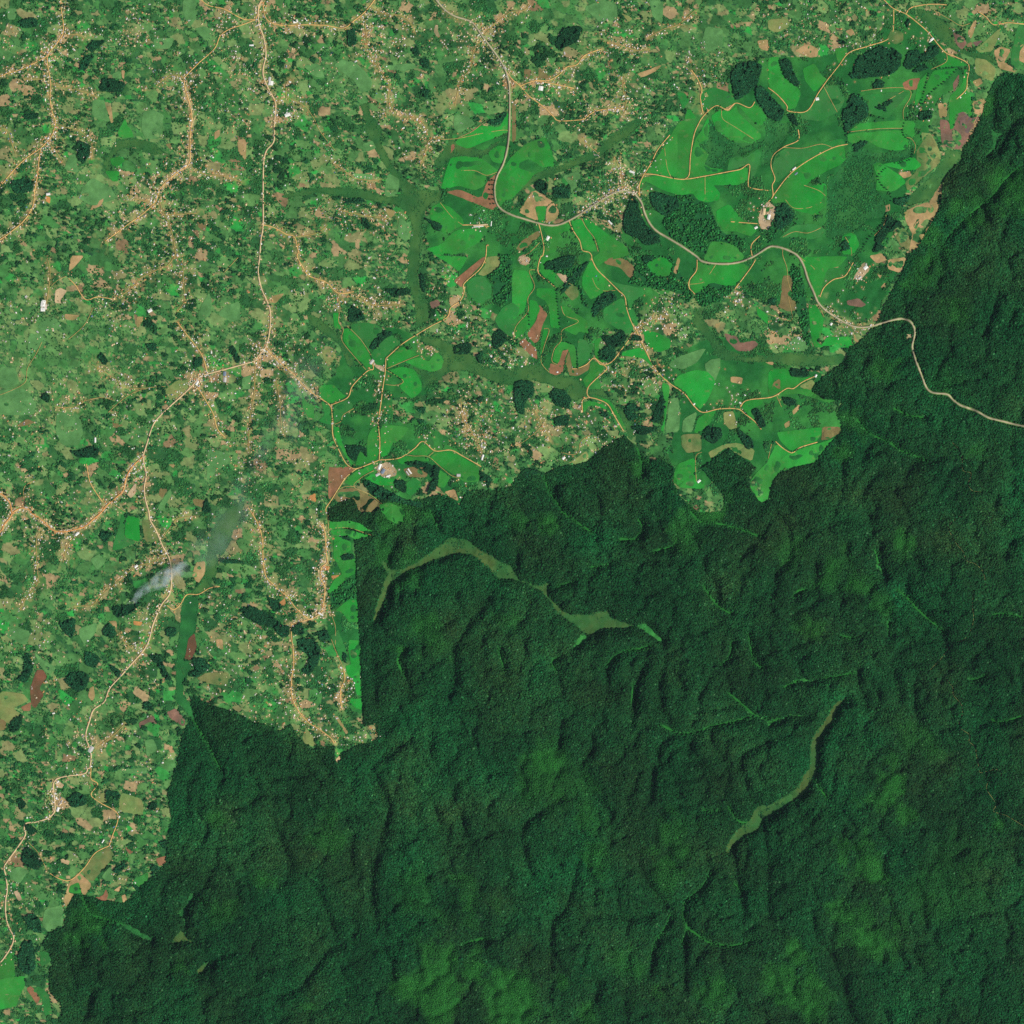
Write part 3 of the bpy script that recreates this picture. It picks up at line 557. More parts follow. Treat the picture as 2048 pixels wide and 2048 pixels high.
# marshy valley floors and glades: tone, outline
WET = [
('mid',"t02 1560,300 1590,180 1650,60 1730,-30 1850,-90 1830,20 1750,180 1680,330 1620,310"),
('fen2',"t12 1500,190 1600,210 1680,270 1760,320 1830,370 1932,400 t22 30,470 60,510 140,540 210,555 290,530 270,620 340,700 400,760 500,770 580,780 640,760 720,740 760,800 860,840 930,860 850,880 780,885 700,880 640,910 590,940 540,920 490,860 400,800 330,770 300,690 220,600 130,555 0,510 t12 1932,510 1830,510 1770,440 1700,370 1620,320 1530,315 1400,350 1280,400 1130,460 1020,540 980,640 950,740 900,830 875,850 890,750 930,620 960,520 1000,470 940,380 960,360 1010,430 1100,440 1220,370 1300,310 1400,250 1450,190"),
('glade',"t22 930,862 1010,840 1070,900 1140,960 1150,995 1080,960 980,890"),
('glade',"t22 590,945 530,920 480,985 440,1040 520,1010"),
('mid',"t02 1560,290 1620,300 1650,360 1640,470 1560,600 1500,620 1400,640 1520,540 1560,420"),
('glade2',"t02 1500,640 1490,750 1480,900 1420,1000 1390,1120 1450,1130 1440,1200 1390,1270 1380,1390 1440,1450 1480,1560 1450,1570 1400,1500 1340,1440 1320,1380 1330,1200 1350,1000 1360,750 1400,640"),
('mid',"t10 200,1480 380,1420 560,1410 700,1410 850,1440 960,1480 1060,1490 1100,1450 1050,1380 1000,1290 930,1180 870,1060 830,1000 820,900 780,800 850,780 870,880 950,960 940,1060 1000,1200 1100,1320 1200,1420 1400,1440 1400,1520 1320,1550 1270,1620 1250,1750 1240,1932 t11 1220,130 1240,270 1300,330 1320,480 1210,560 1200,350 1150,200 1140,0 t10 1150,1932 1180,1700 1090,1560 950,1540 700,1490 500,1460 400,1470 200,1500"),
('mid',"t11 1240,600 1350,610 1500,680 1640,750 1700,840 1850,850 1932,870 t21 0,850 200,800 280,880 400,900 500,930 560,1010 700,1000 760,1100 870,1200 940,1330 900,1400 830,1250 780,1120 680,1060 560,1060 480,1110 400,1050 300,980 170,940 0,960 t11 1932,980 1800,960 1600,870 1450,870 1330,960 1260,1000 1260,920 1180,830 1330,890 1430,790 1350,690 1240,640"),
('mid',"t20 0,1460 150,1330 320,1260 500,1190 650,1130 760,1010 900,920 980,890 960,960 850,1050 720,1140 640,1200 500,1250 330,1310 180,1370 60,1450 0,1520"),
('mid',"t21 1380,380 1440,470 1520,600 1600,700 1750,760 1932,750 t31 0,740 200,730 420,760 580,740 560,820 400,830 150,830 0,800 t21 1932,800 1700,790 1560,780 1480,640 1380,540 1360,440"),
('mid',"t30 1110,60 1240,90 1380,200 1400,340 1540,400 1680,420 1750,510 1660,470 1540,430 1430,400 1350,350 1240,250 1130,110"),
('mid',"t30 1050,1480 1200,1370 1320,1200 1340,1130 1460,1130 1470,1200 1400,1260 1340,1330 1240,1500 1100,1540 1050,1560"),
('mid',"t00 790,1210 880,1060 1000,1050 1160,1070 1250,1150 1160,1170 1000,1110 900,1130 850,1200 830,1290 790,1280"),
('mid',"t11 380,430 480,470 600,570 680,700 760,830 700,850 640,680 500,580 400,500"),
('mid',"t10 1330,1250 1440,1100 1480,940 1480,1060 1700,1140 1850,1060 1760,1160 1640,1190 1480,1180 1400,1270"),
('mid',"t20 1210,1000 1240,1020 1290,1270 1240,1230 1190,1180 1220,1110"),
('scrub',"t20 1485,885 1550,1000 1660,1070 1800,1090 1932,1045 t30 60,1100 t20 1860,1110 1740,1180 1620,1200 1600,1280 1480,1270 1450,1240 1490,1170 1400,1100 1480,1060"),
('scrub',"t30 640,1090 800,1160 1000,1150 1090,1100 1090,1170 1000,1215 850,1225 780,1260 820,1450 900,1530 870,1640 750,1660 680,1740 560,1780 430,1800 430,1700 445,1560 445,1390 600,1200"),
('scrub',"t30 0,870 60,930 150,930 180,980 60,1150 20,1240 0,1240 t20 1880,1250 1895,1130"),
('glade',"t32 0,1600 90,1570 180,1525 260,1530 320,1555 260,1545 180,1540 90,1580 0,1625"),
('glade',"t32 220,1275 260,1255 330,1270 400,1255 440,1260 330,1285 250,1290"),
('glade',"t32 820,390 850,400 880,440 885,500 865,450 820,430"),
('glade2',"t03 1430,950 1465,950 1440,1020 1400,1060 1400,1110 1415,1190 1385,1210 1380,1130 1330,1100 1390,1050"),
('fen2',"t03 1380,1215 1410,1290 1490,1330 1400,1310 1280,1340 1330,1260"),
('fen2',"t03 1470,1530 1530,1480 1600,1465 1540,1530 1490,1560"),
('glade2',"t03 900,1180 970,1180 1060,1240 1160,1290 1150,1320 1040,1280 950,1220"),
('glade2',"t30 1690,950 1740,1000 1790,1000 1740,1060 1730,1120 1660,1190 1640,1180 1700,1100"),
('glade2',"t11 1110,1850 1250,1870 1290,1900 1150,1880"),
]
# a few valley floors follow the river as a ribbon: widths in survey units
RIVER = ("t32 600,1400 520,1470 460,1580 380,1680 350,1780 345,1932 t33 310,70 250,170 140,250 40,310 0,330 t23 1880,340 1830,430 1740,490 1660,570 1630,640",
         [14,34,48,40,50,50,56,72,64,60,66,84,84,70,50,26])
STREAMS = """t02 1440,1520 1500,1640 1580,1780 1660,1932|t22 380,0 480,70 600,150|t22 1350,0 1430,80 1560,90 1720,130 1880,190|t22 960,60 990,120 940,200 820,205|t22 720,1160 780,1090 860,1050 960,1035 1040,1010|t22 1060,300 1210,265|t22 600,420 720,400|t22 1790,920 1810,1030 1830,1130 1890,1180|t22 1660,980 1650,1080 1590,1150|t22 1640,1370 1740,1450 1830,1530 1932,1560|t22 1130,1610 1260,1670 1400,1660 1500,1620 1640,1590 1830,1540|t22 1450,560 1550,700 1660,770|t22 360,1100 300,1130 340,1200|t22 920,1300 910,1450|t22 350,560 440,540|t32 0,1590 90,1560|t32 130,1320 220,1280|t32 440,1255 560,1235 660,1215|t32 810,280 840,390|t32 1520,1255 1570,1265 1640,1240|t32 1700,775 1830,770 1932,800|t32 910,830 920,930|t32 1700,1570 1760,1590 1932,1540|t32 200,640 230,600 290,580|t32 980,590 1060,650 1150,750 1330,900|t32 560,930 640,955|t23 1200,1120 1160,1210 1090,1300 1070,1380|t23 1310,1000 1300,1120 1320,1210 1290,1330|t23 1330,1210 1430,1280 1520,1330 1700,1340 1800,1310|t23 1310,1000 1420,920 1500,780|t23 1450,320 1500,330 1560,310|t23 1640,300 1710,400 1790,415|t23 1690,880 1740,930|t03 620,970 680,1100 780,1140 930,1180|t13 1560,1330 1720,1290|t12 1120,1040 1070,1130 1130,1250|t12 1830,1030 1880,1190|t31 930,1410 1010,1470 1100,1500 1200,1540|t31 680,1240 760,1330 900,1400|t31 960,1150 1060,1200 1190,1220|t33 350,70 400,160 460,240|t31 425,700 430,790|t11 1320,1932 t12 1380,130|t21 250,1660 280,1770 370,1900|t30 1932,1240 1800,1350 1700,1480 1500,1640 1350,1800|t21 930,1400 980,1560 980,1650""".split('|')
SCARPS = """t33 200,280 230,330 280,355|t13 100,80 250,65 400,45|t32 1300,900 1340,1010|t23 620,1110 760,1110 900,1120 1040,1120|t22 1300,1870 1400,1900|t13 640,1330 540,1370 480,1450 400,1560 280,1680 150,1720|t13 850,620 870,900 860,1020|t12 1740,600 1600,850 1540,950 1480,1050 1470,1250 1450,1440 1560,1480 1650,1480|t23 500,0 560,130 640,230 720,320 740,400|t23 380,210 150,370 70,460 80,600 150,820 260,900 400,1000|t23 500,700 450,900 400,1060 300,1170 290,1500|t23 950,720 1040,900 1150,1030|t23 1060,0 1040,230|t23 1750,80 1780,200 1850,300|t23 1670,600 1690,800 1750,1100|t23 1900,450 1920,700 1932,1100|t23 1060,1380 1040,1550|t23 1300,1330 1300,1650|t23 640,1620 620,1740|t13 860,0 930,150 1000,300 950,480 900,650 880,800 870,1000 910,1200|t13 430,900 520,1050 570,1200 600,1300|t13 700,620 730,770|t13 960,1350 1010,1500 1030,1590|t13 130,420 200,600 260,740|t13 1340,310 1400,460|t13 1540,330 1570,500|t13 1490,150 1480,240|t33 1160,1060 1190,1200|t33 440,1370 500,1480 570,1650 600,1800 640,1900|t33 950,1350 1050,1500|t33 1480,620 1390,670|t33 560,460 540,560|t33 870,1830 910,1932|t22 700,1180 720,1340|t22 1000,1150 940,1280 910,1500 900,1600|t22 1130,1210 1100,1330 1120,1440|t22 1450,330 1450,450 1530,550 1560,680|t22 1100,1900 1110,1770 1200,1690|t22 1340,1740 1330,1830|t22 1500,1650 1500,1750 1590,1870|t22 370,1550 340,1800|t22 590,1700 600,1780 500,1932|t22 1720,1932 1740,1830 1932,1730|t22 1720,350 1800,250|t22 1210,1200 1290,1320|t22 40,300 30,420|t32 60,20 150,130 160,350 60,450 50,550|t32 350,380 370,480|t32 590,250 600,380|t32 510,560 560,670|t32 750,0 790,170|t32 840,230 860,400 890,490|t32 1080,320 1150,420|t32 1050,500 1050,620 1200,780|t32 1780,330 1850,200 1932,190|t32 200,1100 250,1240|t32 680,1200 690,1340 750,1460|t32 940,1200 1000,1400|t32 1110,1250 1100,1450 1130,1600|t32 1560,1640 1700,1560|t31 710,1530 740,1450 800,1400|t31 1030,1690 1060,1610 1120,1550|t31 710,1800 760,1690 830,1640|t31 1620,600 1690,430 1740,260|t31 1820,500 1850,420|t31 560,1560 560,1700|t12 1480,1050 1500,1200 1480,1350|t12 1100,1150 1160,1370|t12 880,1100 890,1400|t12 1660,800 1780,600|t12 870,1932 1000,1800 1090,1750|t12 1000,400 1000,330 1060,200|t12 1000,560 1000,700|t21 300,1800 330,1720 450,1680|t30 1700,900 1700,700 1780,620|t30 1740,1150 1850,930 1932,880|t30 1610,1520 1640,1650|t31 1200,100 1230,20|t12 1380,370 1420,340|t03 600,1290 610,1450|t03 1400,170 1410,330|t03 650,1850 680,1700""".split('|')
# semi-open brighter scrub inside the forest: x, y, radius (survey units), strength
BLOTCH = """t13 1400,1720,230,1|t13 1680,1490,120,.8|t13 520,380,60,.5|t13 50,830,70,.7|t13 1600,1020,150,.6|t13 560,600,130,.4|t13 1250,980,160,.3|t13 400,1790,60,.5|t13 1850,1750,150,.5|t23 60,1800,190,1|t23 1200,470,140,.5|t23 650,700,110,.5|t23 1510,1690,110,.6|t23 620,430,140,.4|t23 1180,800,110,.4|t23 380,1620,40,.7|t23 300,100,200,.4|t23 880,1500,110,.4|t23 1090,1680,50,.6|t23 600,1900,100,.5|t33 750,1340,160,.9|t33 550,1120,110,.8|t33 850,250,110,.7|t33 690,620,110,.8|t33 800,790,120,.8|t33 960,120,100,.8|t33 220,1390,80,.7|t33 330,1720,170,.8|t33 130,1600,140,.7|t33 1050,350,80,.6|t33 750,1150,110,.5|t33 1750,430,50,.6|t32 1020,220,80,.6|t32 690,540,90,.6|t32 500,420,120,.5|t32 850,700,80,.4|t32 960,1900,70,.5|t32 1100,1700,120,.3|t32 1230,1780,80,.4|t22 280,110,60,.6|t22 60,60,70,.4|t22 280,1880,110,.7|t22 1300,150,130,.5|t22 0,850,80,.5|t03 1700,1060,120,.3|t03 700,1180,110,.7|t03 600,1280,90,.6|t03 1650,370,60,.5|t03 1340,1520,60,.6|t12 1300,900,130,.5|t12 960,300,90,.5|t12 1000,60,100,.6|t12 1120,500,90,.4|t12 1100,1070,60,.5|t12 1350,1050,120,.3|t12 1150,350,60,.4|t31 1150,150,120,.7|t31 870,830,90,.5|t31 1560,1480,60,.5|t31 1420,420,100,.4|t31 1300,1010,60,.6|t31 650,1250,90,.5|t31 560,1450,70,.6|t31 1350,900,160,.2|t30 1850,1400,130,.9|t30 1600,1560,110,.5|t30 1650,800,60,.6|t30 1420,1550,80,.6|t30 1270,1800,100,.6|t21 1350,1800,110,.9|t21 1080,1420,90,.6|t21 960,1600,80,.5|t21 1500,1880,120,.9|t11 1150,1900,120,.6|t12 650,130,20,.3|t32 300,880,90,.4|t32 150,300,110,.3|t33 1300,1000,300,.25|t33 1500,700,200,.2""".split('|')
# dense dark stands of trees
WOODS = """t20 1650,560 1700,490 1830,460 1890,500 1870,560 1850,640 1790,700 1690,760 1660,680|t20 1850,650 1900,660 t30 0,700 60,770 120,830 100,910 60,920 0,880 t20 1890,820 1850,760 1840,700|t20 840,1640 880,1540 920,1475 955,1530 975,1640 1020,1710 1110,1770 1120,1830 1010,1850 950,1800 850,1760|t20 170,1400 220,1360 270,1380 260,1480 200,1450|t20 310,1410 440,1420 440,1500 310,1490|t20 400,210 530,200 500,320 350,380 330,330|t20 1040,1460 1100,1450 1250,1500 1260,1570 1150,1640 1060,1560|t30 610,600 680,430 790,380 860,340 880,370 960,370 1010,430 1000,500 940,560 760,590|t30 1020,500 1060,390 1140,380 1150,420 1210,390 1220,330 1290,350 1280,420 1170,470 1060,530|t30 1090,540 1170,475 1220,525 1110,550|t30 640,1090 700,1065 760,1070 650,1160|t30 780,660 830,600 880,620 870,660 800,680|t30 800,820 930,750 940,780 880,810 900,850 860,840|t30 890,1620 1020,1690 900,1770 840,1850 880,1870 800,1910 780,1880|t30 545,1850 580,1810 620,1870 570,1905|t30 1040,160 1070,140 1060,210 1045,210|t30 80,450 160,450 200,560 240,640 210,660 120,580|t30 60,1570 130,1530 200,1610 180,1680 80,1740 40,1680|t30 150,870 200,860 230,960 180,930|t30 950,1510 1080,1470 1020,1560 950,1540|t30 1140,850 1240,840 1230,900 1140,910|t30 560,860 600,780 640,700 760,800 750,880 650,950 580,1010|t30 560,300 590,330 570,350 520,330|t21 240,60 330,30 400,0 480,0 460,80 360,110 260,110|t21 430,160 590,30 580,50 470,200 390,270 370,260|t21 660,300 750,260 800,320 690,390 610,470 610,400|t21 670,600 760,610 840,560 870,630 780,700 730,680|t21 660,720 760,660 800,760 740,800 660,780|t21 980,0 1060,0 1060,40 990,50|t21 20,960 80,940 160,950 170,1050 100,1100 90,1200 40,1190 20,1080|t21 270,1050 320,1000 400,1010 450,1070 430,1160 330,1130|t21 1450,1320 1480,1290 1580,1300 1580,1370 1510,1420 1460,1380|t21 670,1160 720,1180 740,1230 670,1200|t21 1110,1100 1130,1040 1170,1130 1100,1260 1040,1250|t21 840,1130 920,1110 1000,1160 900,1180 960,1210 890,1250 850,1180|t21 310,1230 430,1200 420,1280 320,1280|t21 60,1640 130,1590 210,1640 100,1680|t21 900,600 960,600 980,640 880,640|t21 1690,1300 1800,1370 1830,1450 1780,1460 1720,1380|t21 1800,1170 1860,1150 1920,1290 1870,1300|t21 900,1290 1000,1280 1080,1310 1000,1350 920,1340|t31 0,330 60,320 50,380 0,360|t31 160,850 300,850 310,910 170,910|t31 110,1060 220,1090 190,1130 130,1120|t11 700,430 720,370 800,420 830,480 700,510|t11 860,690 950,560 1040,580 940,650 930,690 870,710|t11 1780,620 1840,550 1900,600 1860,680 1800,710|t11 970,250 1170,250 1160,290 1040,310|t11 1240,130 1270,140 1280,290 1250,240|t11 1500,680 1630,650 1620,740 1500,740|t11 1660,750 1700,740 1710,810 1660,800|t11 680,1430 770,1430 830,1440 840,1520 790,1470 750,1560 700,1510|t11 1690,1620 1790,1680 1750,1760 1720,1700 1690,1700|t11 1120,1560 1220,1550 1350,1580 1390,1590 1370,1700 1360,1760 1290,1800 1330,1690 1310,1640 1180,1590|t11 1050,1695 1130,1695 1130,1790 1060,1760|t11 810,1700 850,1690 950,1740 1100,1830 1260,1860 1250,1900 1000,1850 860,1800|t11 1650,1070 1720,1060 1700,1110|t11 1210,1160 1280,1140 1270,1200|t11 1210,1230 1270,1240 1230,1280|t10 1730,930 1830,880 1900,850 1860,930 1820,950|t10 1250,1640 1370,1680 1410,1700 1390,1740 1350,1740 1330,1690|t10 650,1500 800,1500 830,1530 680,1540|t10 690,230 750,230 760,330 700,360|t10 1170,380 1220,350 1240,420 1200,430|t10 1240,440 1310,460 1300,520 1250,500|t10 800,1650 850,1650 860,1740 810,1720|t10 1250,680 1310,680 1300,740 1250,730|t00 780,590 850,600 950,630 930,700 850,700 750,680|t00 80,1370 200,1350 270,1370 240,1450 120,1470|t00 720,300 800,310 760,350 700,400 660,360|t00 600,530 650,430 720,420 650,540|t00 180,880 300,850 290,900 200,900|t00 590,1060 690,1100 680,1180 620,1250 590,1180|t00 140,160 270,130 290,200 180,220|t01 740,770 770,730 820,790 800,830|t01 1110,660 1190,660 1180,720 1120,700|t01 300,1070 350,1030 380,1060 370,1110|t01 530,1470 620,1470 680,1440 750,1450 740,1520 600,1520|t01 1090,490 1150,480 1160,530 1090,540|t01 1730,700 1760,670 1820,790 1790,810|t01 1470,770 1530,770 1530,830 1460,830|t01 1540,1880 1570,1830 1600,1932 1540,1932|t02 450,840 500,810 570,800 570,900 540,960 470,880|t02 490,1260 540,1210 640,1210 680,1240 650,1330 590,1360 520,1300|t02 780,890 830,840 880,890 860,960 790,930|t02 850,720 960,700 1070,680 1000,760 880,800|t02 640,1040 740,1080 760,1110 720,1180 650,1160|t02 190,1080 220,1060 260,1180 200,1290 130,1260 180,1200|t02 60,1620 130,1540 180,1530 150,1640 100,1660|t02 1130,1080 1200,1070 1250,1180 1300,1260 1250,1260 1190,1160|t02 1450,1110 1530,1100 1600,1160 1550,1200 1480,1250 1430,1220 1480,1190|t02 830,1140 920,1200 900,1250 860,1210|t02 1810,740 1880,700 1932,720 t12 30,745 100,770 200,850 260,860 250,930 200,950 150,890 60,850 0,840 t02 1870,800|t12 310,960 370,950 450,970 490,1030 470,1140 400,1230 350,1200 400,1120 380,1060 340,1040|t12 270,880 350,820 370,920 300,930|t12 470,900 540,890 565,960 490,970|t12 90,640 160,660 210,720 150,760 110,710|t02 1080,1440 1140,1430 1160,1480 1090,1490|t02 770,130 860,160 800,230 760,200|t02 1250,880 1330,870 1330,940 1260,940|t02 1660,350 1760,360 1840,370 1840,390 1670,380|t03 170,700 180,610 220,590 280,640 330,710 290,770 200,740|t03 510,240 570,180 620,190 660,220 650,270 560,300|t03 800,165 910,185 890,250 840,200 820,270 800,270|t03 140,1420 180,1310 240,1290 270,1380 270,1500 220,1560 150,1510|t03 850,770 940,710 970,730 880,800|t03 1140,710 1220,750 1140,810|t03 1130,260 1190,260 1180,320 1130,310|t03 190,420 240,430 290,480 230,510|t03 130,240 170,230 200,270 160,320|t03 1200,560 1270,540 1250,610|t03 170,1120 260,1090 310,1150 320,1250 250,1220|t03 1000,880 1060,890 1040,930|t12 640,190 700,170 720,220 660,200|t12 640,330 680,315 730,320 740,350 660,370|t12 660,1050 685,1070 690,1150 660,1120""".split('|')
# looser medium green woodland between the fields
GROVES = """t20 1050,1500 1250,1480 1370,1490 1500,1560 1540,1690 1600,1760 1700,1770 1770,1830 1740,1900 1680,1840 1500,1815 1480,1910 1380,1900 1200,1790 1140,1700 1150,1600|t30 0,1620 40,1690 80,1750 60,1800 0,1830|t30 560,860 640,1000 640,1090 600,1080 580,1010|t21 250,120 350,60 480,90 560,60 500,210 560,330 600,400 540,380 500,250 420,190 340,140|t21 930,0 1200,0 1300,180 1380,300 1330,350 1200,260 1000,230 880,200 920,120|t31 180,60 240,100 290,330 310,480 300,580 330,680 280,660 250,560 220,420 180,300 160,180|t12 560,600 700,520 755,490 765,640 640,700 580,740|t21 1440,250 1600,130 1700,150 1680,260 1560,350 1420,390 1380,300|t30 620,700 700,720 760,780 720,850 900,900 760,880 650,860|t11 1820,0 1932,0 1932,340 1850,380 1790,330 1790,200 1740,150 1850,90|t21 0,640 60,640 30,700 0,680""".split('|')
# rows of single trees
ROWS = """t10 1745,1365 1815,1365|t10 1745,1400 1808,1400|t10 1745,1435 1805,1435|t10 1745,1470 1805,1470|t10 1745,1505 1808,1505|t10 1750,1540 1815,1540|t30 1215,540 1180,680 1140,820|t30 1250,525 1400,508|t30 1430,515 1340,610 1220,710 1160,820|t30 1130,840 1030,920 1020,1020 1060,1050|t30 900,1260 830,1330 850,1390 920,1460 925,1520|t30 860,1690 760,1800 690,1920|t30 1090,1110 1080,1200 1000,1230 940,1235|t21 200,120 280,200 330,240 345,380 370,560|t21 125,420 130,520|t21 490,680 495,850|t21 370,640 470,670|t11 980,850 1110,940|t03 120,1370 130,1520|t03 270,1310 300,1500|t03 380,1700 410,1860|t20 1500,1720 1590,1850""".split('|')
PASTURE_TREES = "t01 240,330 480,300 480,520 250,500 200,700 330,640 480,640 480,780 330,800 200,780"
# hubs people could point to: x, y, radius of close-set houses, number of houses there, words
HUBS = [
("t20 760,1430",62,330,"the roadside town where the highway bends"),
("t11 30,740",30,110,"the town at the bend of the western road"),
("t01 1470,960",26,90,"the market village beside the grassy airstrip"),
("t10 1700,280",36,130,"the northern highway village"),
("t10 1860,500",26,70,"the highway town by the red branch road"),
("t00 1690,200",28,90,"the village at the northern crossroads"),
("t10 300,180",26,80,"the roadside village on the northern link road"),
("t00 380,420",30,100,"the fork of the two northwest village roads"),
("t00 330,1100",28,100,"the three-way village junction in the northwest"),
("t00 1420,640",36,130,"the long street village on the inner northern road"),
("t00 1260,1380",34,130,"the village where the inner road turns west"),
("t20 370,650",50,210,"the scattered hamlets below the northern branch road"),
("t20 840,790",38,160,"the hamlet at the end of the curved dirt road"),
("t20 800,370",44,150,"the hamlets along the top centre track"),
("t20 1430,560",40,110,"the hamlet north of the ring of hedges"),
("t30 700,300",60,110,"the hamlet above the big dark woodlot"),
("t30 350,120",80,160,"the scattered houses in the northeast corner plots"),
("t30 1200,240",32,60,"the small village on the marsh road"),
("t30 1680,60",70,80,"the farmsteads beyond the northeast marsh"),
("t30 1200,780",26,40,"the workers' houses by the straight tree rows"),
("t30 1020,1320",15,24,"the ringed compound by the olive scrub"),
("t20 1900,1620",22,60,"the pale factory compound among the eastern fields"),
("t30 180,1290",13,18,"the small estate compound with dark trees"),
("t31 700,140",20,40,"the compound near the forest edge"),
("t31 600,510",36,80,"the last highway village before the forest"),
("t31 130,560",30,70,"the diagonal line of houses by the marsh"),
("t21 1150,440",46,190,"the round hill village in the middle east"),
("t21 1700,320",28,70,"the hilltop hamlet north of the burnt crescent"),
("t21 820,900",56,200,"the dense hillside village above the marsh"),
("t21 1060,940",30,80,"the eastern half of the hillside village"),
("t21 210,1200",60,230,"the scattered village south of the marsh"),
("t21 630,1250",44,120,"the hamlet beside the curved green strip"),
("t21 620,1420",30,50,"the white-roofed hamlet at the forest edge"),
("t21 1660,1060",34,70,"the hamlet by the eastern dirt road"),
("t21 40,730",40,130,"the cluster on the knoll west of the red plots"),
("t21 90,30",12,16,"the pale round yard in the plantation"),
("t11 1290,730",22,70,"the oval hamlet set in bright fields"),
("t11 960,1620",24,60,"the large factory compound in the southern fields"),
("t11 950,1020",16,50,"the street of houses south of the pale yard"),
("t11 925,1230",13,44,"the small roadside row north of the factory"),
("t11 1560,480",34,90,"the hamlet below the marsh crossing"),
("t11 1430,150",22,40,"the hamlet beside the long red plot"),
("t11 1550,1200",40,130,"the tan village street in the middle south"),
("t11 1700,1420",40,150,"the long hamlet above the forest edge"),
("t11 1820,1180",40,90,"the scattered plots in the middle south"),
("t11 1850,740",34,90,"the hamlet with round tree clumps"),
("t11 1520,1650",14,16,"the two small yards in the southern field"),
("t11 1560,1790",34,60,"the farm plots cut into the forest edge"),
("t11 380,1600",50,90,"the hamlet west of the red ploughed plot"),
("t11 250,780",46,120,"the houses north of the orange street"),
("t11 1280,1340",14,20,"the hamlet by the green lobe"),
("t11 620,340",30,90,"the hilltop junction hamlet"),
("t11 900,360",40,110,"the hamlet strung out toward the marsh"),
("t10 860,300",30,150,"the white-roofed cluster in the upper middle"),
("t10 1000,350",34,120,"the cluster of orange yards in the upper middle"),
("t10 480,460",60,100,"the thin scatter east of the western road"),
("t10 240,860",22,60,"the schoolyard-like cluster east of the road"),
("t10 1560,400",60,160,"the olive yards below the northern village"),
("t10 1080,860",50,120,"the hamlet on the winding middle track"),
("t10 880,1600",40,110,"the hamlet above the western marsh arm"),
("t10 600,1620",34,70,"the pale plots hamlet"),
("t10 200,1200",60,100,"the long plots east of the western road"),
("t10 1300,1100",30,70,"the hamlet at the plantation's northwest corner"),
("t10 1700,1700",18,36,"the row of long sheds above the hedge"),
("t00 1080,1450",44,160,"the white-roofed scatter north of the bend"),
("t00 970,1660",34,100,"the cluster on the southwest branch"),
("t00 1510,1240",30,70,"the white roofs east of the inner road"),
("t00 1050,200",44,150,"the upper village cluster"),
("t00 560,330",50,110,"the plots east of the northwest road"),
("t00 60,340",40,110,"the western edge village"),
("t00 1350,1690",44,120,"the scatter along the southern inner track"),
("t00 1850,480",44,110,"the houses west of the main western road"),
("t00 1800,800",40,100,"the hamlet west of the bend village"),
("t00 1820,1650",30,60,"the pale plots beside the western road"),
("t01 920,310",44,160,"the hamlet at the winding dirt road"),
("t01 1400,110",44,120,"the hamlet on the hill track"),
("t01 1500,720",34,80,"the plots above the market village"),
("t01 120,460",50,60,"the scatter by the pasture"),
("t01 480,1080",44,90,"the hamlet south of the pasture"),
("t01 1600,950",34,90,"the blue-roofed works by the western road"),
("t01 200,1400",60,90,"the southwest plots"),
("t01 1050,1250",44,60,"the scatter between the pasture and road"),
("t01 1680,1460",34,60,"the pale hamlet in the smoky valley"),
("t01 1850,1620",34,60,"the smoky hamlet by the grey fields"),
("t01 1000,1780",34,50,"the quarry-like yard by the red road"),
("t02 460,40",44,80,"the plots inside the red road loop"),
("t02 1250,330",20,60,"the junction hamlet near the smoke"),
("t02 1220,700",22,60,"the street village south of the smoke"),
("t02 1050,840",34,60,"the orange yards west of the road"),
("t02 1050,1080",26,60,"the crossing hamlet in the lower west"),
("t02 680,1780",26,90,"the grey-roofed village in the lower west"),
("t02 1700,860",60,130,"the scattered hamlets east of the green valley"),
("t02 1650,250",40,50,"the plots beyond the drifting smoke"),
("t02 1820,1300",60,100,"the plots above the forest corner"),
("t02 60,850",50,50,"the western fringe plots"),
("t02 330,1000",50,60,"the ridge between the two fens"),
("t02 500,1750",60,90,"the lower western plots"),
("t03 1050,80",50,50,"the plots by the western forest wall"),
("t03 420,240",16,60,"the bend village by the pale pit"),
("t03 900,520",40,70,"the plots above the forest notch"),
("t03 130,980",34,60,"the lower street village"),
("t12 280,1280",60,140,"the village south of the round woods"),
("t12 660,1300",34,120,"the cluster beside the bright strip"),
("t12 500,760",16,70,"the white street by the forest strip"),
("t12 200,640",34,60,"the orange diggings hamlet"),
("t12 520,470",26,60,"the orange yards street"),
("t12 270,1540",34,60,"the last hamlet at the forest notch"),
("t12 730,1780",28,50,"the clearing hamlet inside the forest edge"),
("t12 870,1680",16,24,"the pale forest clearing"),
("t12 450,60",34,60,"the orange street above the diggings"),
]

# estate land between the crop fields (overview-sheet units)
ESTATE = ["1205,335 1260,250 1315,210 1330,190 1375,195 1380,150 1440,110 1500,110 1590,100 1640,85 1690,20 1730,30 1790,100 1830,150 1765,190 1745,270 1740,330 1700,370 1690,440 1640,500 1700,500 1650,600 1620,610 1570,600 1540,560 1500,590 1420,560 1320,520 1250,560 1200,500 1170,440 1190,370",
"840,290 870,260 950,240 965,270 1040,290 1060,320 960,370 990,410 1060,425 1110,405 1160,440 1200,520 1250,560 1215,600 1170,620 1120,640 1120,700 1150,760 1170,820 1140,760 1090,740 1070,700 1020,700 990,650 940,590 890,580 860,510 890,480 810,470 800,430 840,380 830,340",
"1240,690 1330,640 1430,640 1500,700 1550,700 1560,740 1590,800 1580,850 1460,940 1400,880 1330,920 1270,900 1260,850 1290,760",
"650,620 760,620 840,680 820,740 770,750 740,750 740,800 790,790 900,860 900,940 860,950 770,870 780,990 720,980 680,900 620,890 700,870 660,880 630,790 600,770 600,740 640,700",
"612,985 700,1000 662,1025 682,1100 688,1345 660,1340 640,1230 615,1200 628,1110 612,1080"]

